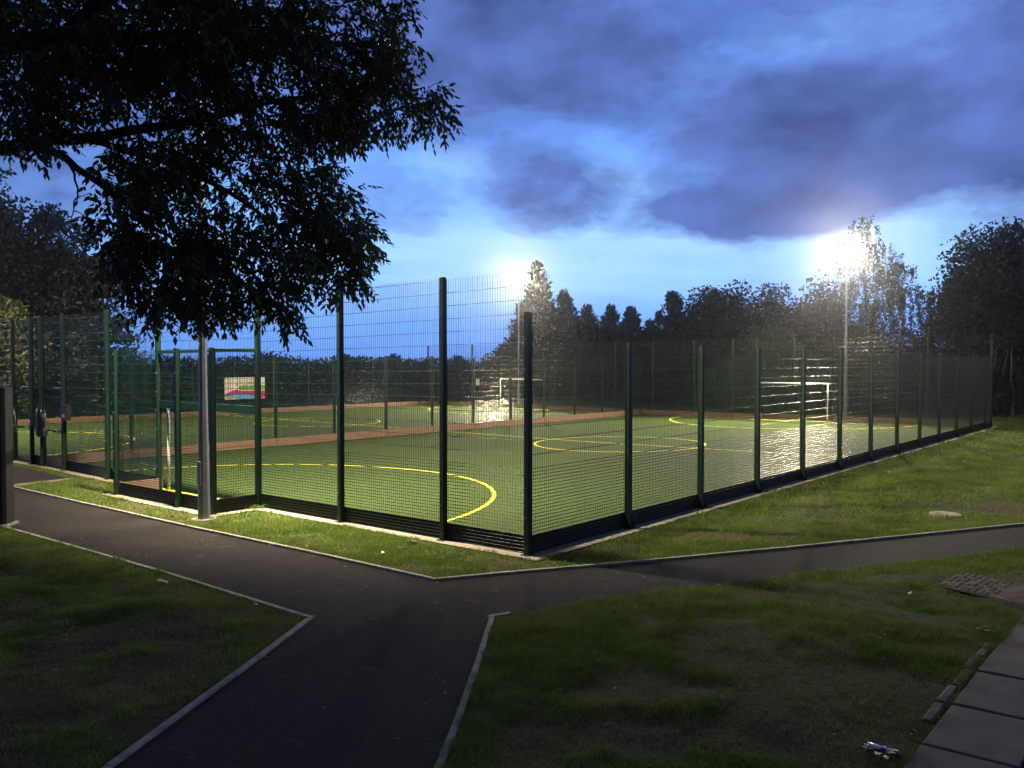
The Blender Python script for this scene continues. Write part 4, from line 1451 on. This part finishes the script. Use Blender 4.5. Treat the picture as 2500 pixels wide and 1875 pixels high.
def sign(t_s, t_w, z, w_, h, label, matp):
    x, y = W(t_s, t_w)
    t = empty('small_sign', (x, y, -0.12), math.atan2(*( -E1)[::-1]))
    tag(t, label, 'sign')
    mb = MB(); mb.box((-w_ / 2, -.03, z), (w_ / 2, -.02, z + h), bev=.001); mb.obj('plate', M[matp], t)
    mb = MB()
    for k in range(5): mb.box((-w_ * .38, -.033, z + h * (.78 - .15 * k)), (w_ * (.36 - .1 * (k % 2)), -.0305, z + h * (.81 - .15 * k)))
    mb.obj('faded_print', M['galv'], t)
sign(30.1, 31.56, 1.45, .27, .43, 'small pale notice on the far fence left of the second goal', 'white')


# dark box with a pale label on the fence by the gate
def gate_box():
    x, y = W(15.55, -0.13)
    t = empty('lock_box', (x, y, -.12), math.atan2(*( -E1)[::-1]))
    tag(t, 'black box with a pale label fixed to the fence beside the gate', 'box')
    mb = MB(); mb.box((-.14, -.06, 1.36), (.14, .08, 1.76), bev=.01); mb.obj('case', M['black'], t)
    mb = MB(); mb.box((-.095, -.066, 1.44), (.075, -.0602, 1.53)); mb.obj('label', gmat('pale_label', (.3, .3, .33), (.4, .4, .43), 30), t)
    mb = MB(); mb.box((-.15, -.07, 1.755), (.15, .09, 1.78)); mb.obj('lid', M['black'], t)
gate_box()


def hung_coat(s_, label, seed, z1=1.72):
    """dark jacket hanging on a gate post: gathered at the collar, flared at the hem, one sleeve down"""
    rng = np.random.default_rng(seed)
    x, y = W(s_, -0.17)
    t = empty('hanging_coat', (x, y, -.12), math.atan2(*( -E1)[::-1]))
    tag(t, label, 'coat', 'dark coats hung on the gates')
    mb = MB()
    N = 20; prof = [(z1, .03, .03), (z1 - .06, .07, .05), (z1 - .16, .16, .08), (z1 - .35, .19, .10), (z1 - .55, .21, .10), (z1 - .75, .24, .11), (z1 - .84, .23, .10)]
    b0 = len(mb.v)
    for j, (z, a, b) in enumerate(prof):
        for i in range(N):
            th = 2 * math.pi * i / N
            f = 1 + (.16 * math.sin(5 * th + seed) + .08 * math.sin(9 * th)) * min(1, j / 3)
            mb.v.append((a * f * math.cos(th) + .05 * j / 6, b * f * math.sin(th), z + (rng.normal() * .012 if j > 4 else 0)))
    for j in range(len(prof) - 1):
        for i in range(N):
            p = b0 + j * N + i; q = b0 + j * N + (i + 1) % N
            mb.f.append((p, p + N, q + N, q)); mb.m.append(0)
    mb.obj('body', M['black'], t, smooth=True)
    mb = MB(); mb.tube([(-.10, 0, z1 - .12), (-.19, -.02, z1 - .3), (-.21, -.03, z1 - .55), (-.19, -.02, z1 - .72)], [.05, .058, .05, .042], 10); mb.obj('sleeve', M['black'], t, smooth=True)
    mb = MB(); mb.tube([(.14, 0, z1 - .12), (.22, -.02, z1 - .3), (.25, -.02, z1 - .6)], [.05, .055, .045], 10); mb.obj('sleeve', M['black'], t, smooth=True)
hung_coat(17.12, 'dark coat hanging on the post of the nearer gate', 3)
hung_coat(19.35, 'dark coat hanging on the gate post furthest left', 4)


# tall black cabinet cut by the left edge of the picture
def cabinet():
    x, y = PX(15, 1286)
    t = empty('service_cabinet', (x - .42, y + .1, float(base_z(x, y))), math.radians(4))
    tag(t, 'tall black cabinet standing at the left edge beside the path', 'cabinet')
    mb = MB(); mb.box((-.42, -.16, 0), (.42, .16, 2.44), bev=.035); mb.obj('case', M['black'], t)
    mb = MB(); mb.box((-.38, -.172, .12), (.38, -.161, 2.36)); d = mb.obj('door', M['black'], t)
    mb = MB(); mb.tube([(.30, -.172, 1.1), (.30, -.20, 1.1), (.30, -.20, 1.25), (.30, -.172, 1.25)], .01, 8); mb.obj('handle', M['galv'], d)
    mb = MB(); mb.box((-.46, -.20, -.1), (.46, .20, .04)); mb.obj('plinth', M['kerb'], t)
cabinet()


# inspection cover on the bank
t = thing('inspection_cover', 'round pale inspection cover set in the lit grass bank', 'manhole cover', 2307, 1257, z=.02)
mb = MB(); mb.lathe([(.0, .03), (.22, .03), (.225, .026), (.225, -.1)], 28); mb.obj('lid', M['concrete'], t)
mb = MB(); mb.lathe([(.228, -.1), (.228, .022), (.265, .02), (.27, -.1)], 28); mb.obj('frame', M['kerb'], t)


# slab paving at the lower right
def paving():
    mb = MB()
    pts = [Vector(p) for p in sl_edge]
    jd = (Vector(PX(2500, 1664)) - Vector(PX(2382, 1641))).normalized()
    ed = (pts[2] - pts[1]).normalized()
    p0 = pts[1]
    for i in range(-5, 8):
        a = p0 + ed * (i * .92) if i <= 1 else p0 + ed * .92 + (pts[3] - pts[2]).normalized() * ((i - 1) * .92)
        e2 = ed if i < 1 else (pts[3] - pts[2]).normalized()
        for k in range(4):
            g0 = .012
            o = a + jd * (k * .62)
            rz = random.uniform(-.006, .006); tl = random.uniform(-.008, .008)
            q = [o + jd * g0 + e2 * g0, o + jd * (.62 - g0) + e2 * g0, o + jd * (.62 - g0) + e2 * (.92 - g0), o + jd * g0 + e2 * (.92 - g0)]
            c = 0.012; ctr = sum(q, Vector((0, 0))) / 4
            inn = [ctr + (p - ctr) * (1 - c / .4) for p in q]
            zt = .02 + rz
            vs = [(p.x, p.y, -.08) for p in q] + [(p.x, p.y, zt - .006 + tl * (j in (0, 1))) for j, p in enumerate(q)] + [(p.x, p.y, zt + tl * (j in (0, 1))) for j, p in enumerate(inn)]
            mb.raw(vs, [(3, 2, 1, 0)] + [(j, (j + 1) % 4, 4 + (j + 1) % 4, 4 + j) for j in range(4)] + [(4 + j, 4 + (j + 1) % 4, 8 + (j + 1) % 4, 8 + j) for j in range(4)] + [(8, 9, 10, 11)])
    o = mb.obj('pavement', M['slab']); tag(o, kind='structure')
    # rounded edging stones along it
    mb = MB()
    for i in range(-1, 4):
        a = p0 + ed * (i * .46) if i < 2 else p0 + ed * .92 + (pts[3] - pts[2]).normalized() * ((i - 2) * .46)
        e2 = ed if i < 2 else (pts[3] - pts[2]).normalized()
        nr = Vector((-e2.y, e2.x))
        if random.random() < .12: continue
        sh = random.uniform(-.012, .012); a = a + nr * (.03 + sh)
        L = .46 - .02 - random.uniform(0, .05)
        vs = []; ring = [(0, -.06), (0, .004), (.012, .016), (.05, .020), (.075, .012), (.085, -.06)]
        for f in (0.0, .04, .5, .96, 1.0):
            for (u, z) in ring:
                kk = .8 if f in (0.0, 1.0) else 1
                p = a + e2 * (L * f) + nr * (.042 + (u - .042) * kk)
                vs.append((p.x, p.y, z * kk + random.uniform(-.003, .003)))
        n = len(ring)
        fs = [(j * n + i2, j * n + i2 + 1, (j + 1) * n + i2 + 1, (j + 1) * n + i2) for j in range(4) for i2 in range(n - 1)]
        fs += [tuple(range(n)), tuple(reversed(range(4 * n, 5 * n)))]
        mb.raw(vs, fs)
    o = mb.obj('kerb', gmat('mossy_edging', (0.07, 0.07, 0.045), (0.19, 0.18, 0.14), 9, rough=.95, bump=.6, bscale=60)); tag(o, kind='structure')
paving()


# ribbed drainage paving half sunk in soil
def grid_paving():
    a = Vector(PX(2290, 1434)); b = Vector(PX(2345, 1403)); u = (b - a); Lu = u.length; u.normalize()
    v = (Vector(PX(2480, 1478)) - a).normalized()
    ang = math.atan2(v.y, v.x)
    t = empty('ribbed_slab', (a.x, a.y, .0), ang)
    tag(t, 'ribbed concrete drainage slab half buried in soil at the right lawn', 'paving slab')
    R_ = Matrix.Rotation(-ang, 2)
    uu = R_ @ u
    mb = MB(); P_ = [Vector((0, 0)), Vector((1.9, 0)), Vector((1.9, 0)) + uu * Lu, uu * Lu]
    mk = gmat('muddy_concrete', (.05, .042, .034), (.16, .145, .12), 7, rough=.95, bump=.6, bscale=50)
    flat('slab', mk, t, P_, .02).location.z = 0.015
    mb = MB()
    nr, nc = 11, 26
    for r in range(nr):
        for c in range(nc):
            o = uu * (Lu * (r + .2) / nr) + Vector((1.9 * (c + .12) / nc, 0))
            if 0.62 < o.x < 1.22 + .2 * math.sin(r): continue   # earth lies over this part
            if random.random() < .22: continue
            w_ = 1.9 / nc * .78; d = uu * (Lu / nr * .58); h = .05 + random.uniform(-.005, .004)
            q = [o, o + Vector((w_, 0)), o + Vector((w_, 0)) + d, o + d]
            ctr = sum(q, Vector((0, 0))) / 4
            inn = [ctr + (p - ctr) * .72 for p in q]
            mb.raw([(p.x, p.y, .03) for p in q] + [(p.x, p.y, h) for p in inn], [(4, 5, 6, 7)] + [(j, (j + 1) % 4, 4 + (j + 1) % 4, 4 + j) for j in range(4)])
    mb.obj('ribs', mk, t)
    # mound of soil washed over it
    n = 26; vs = []; fs = []
    for i in range(n):
        for j in range(n):
            fx, fy = i / (n - 1), j / (n - 1)
            p = Vector((.45 + .95 * fx, 0)) + uu * (Lu * (fy * 1.2 - .1))
            e = math.sin(math.pi * fx) ** .6 * math.sin(math.pi * fy) ** .4
            vs.append((p.x, p.y, -.02 + .085 * e + float(fbm(np.array([p.x * 9.]), np.array([p.y * 9.]), 5, 3)[0] - .5) * .03))
    fs = [(i * n + j, (i + 1) * n + j, (i + 1) * n + j + 1, i * n + j + 1) for i in range(n - 1) for j in range(n - 1)]
    mb = MB(); mb.raw(vs, fs)
    mb.obj('soil_mound', gmat('loose_soil', (.05, .036, .026), (.11, .084, .06), 18, rough=.95, bump=.8, bscale=40), t, smooth=True)
grid_paving()


# crushed drink can, lower right
def can(px, py, label, mats_, rz, L=.15, seed=0, crush=.45):
    t = thing('drink_can', label, 'can', px, py, rz, z=.035)
    mb = MB(); N = 18
    prof = [(0, .0), (0, .026), (.004, .030), (.012, .033), (.03, .032), (.06, .022), (.085, .016), (.11, .021), (.135, .027), (.148, .024), (.15, 0)]
    k = L / .15
    b0 = 0
    for j, (xx, rr) in enumerate(prof):
        for i in range(N):
            th = 2 * math.pi * i / N
            sq = 1 - crush * math.sin(math.pi * min(1, xx / .15)) * abs(math.sin(th))
            w2 = 1 + .12 * math.sin(3 * th + j * 1.7)
            mb.v.append((xx * k, rr * w2 * math.cos(th) * 1.1, rr * w2 * math.sin(th) * sq + .012 * math.sin(xx * 30)))
    for j in range(len(prof) - 1):
        for i in range(N):
            p = j * N + i; q = j * N + (i + 1) % N
            mb.f.append((p, q, q + N, p + N)); mb.m.append(0 if j in (0, 1, 2, 3, 4, 9) else (1 if j in (5, 6, 7) else 2))
    mb.obj('can_body', mats_, t, smooth=True)
    mb = MB(); mb.lathe([(.018, 0), (.026, 0), (.029, .004), (.030, .010), (.028, .012), (.024, .006), (.018, .004)], 18)
    rim = mb.obj('rim', M['alu'], t, smooth=True); rim.rotation_euler = (0, -math.pi / 2 + .2, 0); rim.location = (.004, 0, .004); rim.scale = (1.25, 1.25, 1)
blue = gmat('can_blue_print', (.03, .10, .55), (.12, .30, .75), 40, rough=.3, metal=.4)
redp = gmat('can_red_print', (.25, .05, .03), (.45, .25, .18), 50, rough=.3, metal=.4)
can(2118, 1838, 'crushed silver and blue can on the dark grass near the slab path', [M['alu'], blue, redp], math.radians(-22), .21)
can(386, 1428, 'small pale can lying in the left lawn', [M['litter'], M['litter'], M['alu']], math.radians(8), .11, crush=.2)


def scrap(px, py, label, size, seed, mat='litter', cat='litter', name='litter'):
    rng = np.random.default_rng(seed)
    t = thing(name, label, cat, px, py, rng.uniform(0, 6), z=.022)
    n = 7; vs = []; fs = []
    for i in range(n):
        for j in range(4):
            vs.append(((i / (n - 1) - .5) * size * (1 - .35 * abs(j - 1.5) / 1.5), (j / 3 - .5) * size * .5 * (1 - .5 * abs(i - 3) / 3), abs(rng.normal()) * size * .12 + .006))
    fs = [(i * 4 + j, (i + 1) * 4 + j, (i + 1) * 4 + j + 1, i * 4 + j + 1) for i in range(n - 1) for j in range(3)]
    mb = MB(); mb.raw(vs, fs)
    o = mb.obj('scrap', M[mat], t, smooth=True)
    sm = o.modifiers.new('thick', 'SOLIDIFY'); sm.thickness = .002
for i, (px, py, lab, sz, mt) in enumerate([
    (935, 1355, 'white torn paper on the verge below the fence panels', .12, 'litter'),
    (625, 1482, 'upright pale scrap in the left lawn near its pointed corner', .07, 'litter'),
    (1362, 1168, 'tiny white scrap on the green pitch right of the corner post', .07, 'litter'),
    (2355, 1130, 'small white scrap on the upper part of the right bank', .10, 'litter'),
    (2172, 1162, 'small pale scrap on the right bank, nearer the fence', .09, 'litter'),
    (2222, 1452, 'pale torn scrap on bare soil left of the ribbed slab', .10, 'litter'),
    (940, 1862, 'dried leaf lying on the dark path at the bottom edge', .09, 'dryleaf'),
    (1500, 1700, 'tiny pale speck of litter in the right lawn', .03, 'litter'),
    (2465, 1406, 'bright speck of litter above the ribbed slab', .035, 'litter'),
    (2486, 1472, 'bright speck of litter below the ribbed slab, at the right edge', .035, 'litter'),
    (2225, 1801, 'tiny white speck right of the crushed can', .022, 'litter'),
    ]):
    scrap(px, py, lab, sz, 100 + i, mt, 'leaf' if mt == 'dryleaf' else 'litter', 'dry_leaf' if mt == 'dryleaf' else 'litter')


def stalks(px, py, name, label, cat, n, length, spread, mat, seed, up=.5, parent_z=.0, thick=.0022):
    rng = np.random.default_rng(seed)
    t = thing(name, label, cat, px, py, 0, z=parent_z)
    mb = MB()
    for i in range(n):
        a = rng.uniform(0, 2 * math.pi); r = abs(rng.normal()) * spread
        b = Vector((r * math.cos(a), r * math.sin(a) * .7, rng.uniform(0, .05) * up))
        d = Vector((rng.normal(), rng.normal(), abs(rng.normal()) * up + .05)).normalized()
        L = length * rng.uniform(.4, 1.2)
        m_ = b + d * L * .5 + Vector(rng.normal(size=3)) * L * .12
        e = b + d * L + Vector((0, 0, -L * .25)); e.z = max(e.z, .005)
        mb.tube([b, m_, e], [thick, thick * .8, thick * .3], 4, cap=False)
    mb.obj('stalks', M[mat], t)
    return t
stalks(636, 1238, 'grass_cuttings', 'heap of pulled grass and a pale stalk against the foot of the tall post', 'grass heap', 190, .17, .14, 'straw', 1, up=.7)
stalks(628, 1242, 'grass_cuttings', 'greener clump of pulled grass at the left of the heap by the tall post', 'grass heap', 140, .15, .13, 'blade', 2, up=.7, thick=.004)
stalks(330, 1262, 'leaf_debris', 'dark clump of leaves and twigs on the kerb of the left path', 'debris', 60, .10, .07, 'dryleaf', 3, up=.8, parent_z=.01, thick=.005)
stalks(749, 1340, 'dry_twig', 'pale forked twig standing at the verge kerb', 'twig', 5, .26, .03, 'straw', 4, up=1.2, thick=.003)
stalks(160, 1565, 'dry_twig', 'long pale stalk lying in the left lawn', 'twig', 3, .30, .03, 'straw', 5, up=.2, parent_z=.03, thick=.003)
stalks(428, 1500, 'dry_twig', 'crooked brown twig lying in the left lawn below the small can', 'twig', 4, .22, .04, 'dryleaf', 6, up=.2, parent_z=.03, thick=.003)
stalks(1235, 1358 - 20, 'dry_twig', 'little tuft of stalks at the foot of the corner post', 'twig', 8, .10, .05, 'dryleaf', 8, up=.6)


def weed(px, py, label, n, L, seed, mat='leafgrey'):
    rng = np.random.default_rng(seed)
    t = thing('broadleaf_weed', label, 'weed', px, py)
    V = []; F = []
    for i in range(n):
        a = 2 * math.pi * i / n + rng.normal() * .25
        d = np.array([math.cos(a), math.sin(a)]); l = L * rng.uniform(.6, 1.1); w_ = l * .2
        nrm = np.array([-d[1], d[0]])
        k = len(V); tilt = rng.uniform(.3, .8)
        for f, wf in ((.05, .3), (.4, 1), (.75, .8), (1, .05)):
            z = .02 + l * tilt * (f - .55 * f * f)
            for sg in (-1, 1):
                p = d * l * f + nrm * w_ * wf * sg
                V.append((p[0], p[1], z + .006 * abs(wf)))
        F += [(k + 2 * j, k + 2 * j + 1, k + 2 * j + 3, k + 2 * j + 2) for j in range(3)]
    mb = MB(); mb.raw(V, F); mb.obj('leaves', M[mat], t, smooth=True)
weed(1006, 1328, 'flat leafy weed on the verge under the end fence', 11, .13, 1)
weed(980, 1342, 'smaller leafy weed left of the one under the end fence', 8, .08, 2)
weed(2402, 1545, 'pale-leaved weed at the edge of the slab path', 7, .13, 3)
weed(2150, 1850, 'low grey weed leaves in front of the crushed can', 9, .12, 4)


def specks(name, label, cat, n, inside, size, mat, seed, box=(-8, 9, 5, 16)):
    rng = np.random.default_rng(seed)
    x = rng.uniform(box[0], box[1], n); y = rng.uniform(box[2], box[3], n)
    m = (np.abs(x) < y * .64 + .3) & (inpoly(x, y, path_poly) == inside) & ~inpoly(x, y, slab_poly) & ~in_turf(x, y, .3)
    # gather along the kerbs
    dk_ = np.full(n, 1e9)
    for l in ALLK: dk_ = np.minimum(dk_, segdist(x, y, l))
    m &= rng.uniform(0, 1, n) < (np.clip(1.2 - dk_ * 1.4, .22, 1) if inside else .8)
    x, y = x[m], y[m]
    z = (base_z(x, y) + .004) if inside else ground_z(x, y) + .028
    P = np.stack([x, y, z], 1)
    k = len(P); a = rng.uniform(0, 6.28, k)
    d = np.stack([np.cos(a), np.sin(a), rng.uniform(0, .35, k)], 1)
    sd = np.stack([-np.sin(a), np.cos(a), rng.uniform(-.2, .3, k)], 1)
    L = size * rng.uniform(.4, 1.5, (k, 1)); w_ = L * rng.uniform(.2, .5, (k, 1))
    V = np.stack([P, P + d * L * .5 + sd * w_, P + d * L, P + d * L * .5 - sd * w_], 1).reshape(-1, 3)
    i = np.arange(k) * 4
    o = npmesh(name, V, np.stack([i, i + 1, i + 2, i + 3], 1), M[mat])
    tag(o, label, cat, kind='stuff')
specks('leaf_litter', 'small dry leaf fragments scattered on the dark path', 'leaves', 1500, True, .035, 'dryleaf2', 1)
specks('grit', 'pale grit scattered on the dark path', 'grit', 900, True, .012, 'straw', 2)
specks('leaf_litter', 'small dry leaf fragments and bits strewn through the lawns', 'leaves', 1300, False, .035, 'dryleaf2', 3)
specks('pale_bits', 'tiny pale bits lying in the lawns', 'litter bits', 170, False, .018, 'litter', 4)

# ------------------------------------------------------------------ thin scattering volume added to give the floodlights a lens-glare halo
def glare_haze():
    if HAZE <= 0: return
    m = bpy.data.materials.new('glare_haze')
    m.use_nodes = True
    t = NT(m.node_tree)
    t.n.remove(t.n['Principled BSDF'])
    v = t.add('ShaderNodeVolumePrincipled')
    v.inputs['Color'].default_value = (0.9, 0.92, 1, 1)
    v.inputs['Density'].default_value = HAZE
    v.inputs['Anisotropy'].default_value = HAZE_G
    t.link(v.outputs[0], t.n['Material Output'].inputs['Volume'])
    mb = MB()
    mb.box((-130, -20, -1.6), (140, 140, 22))
    o = mb.obj('glare_haze', m)
    tag(o, kind='stuff')
glare_haze()
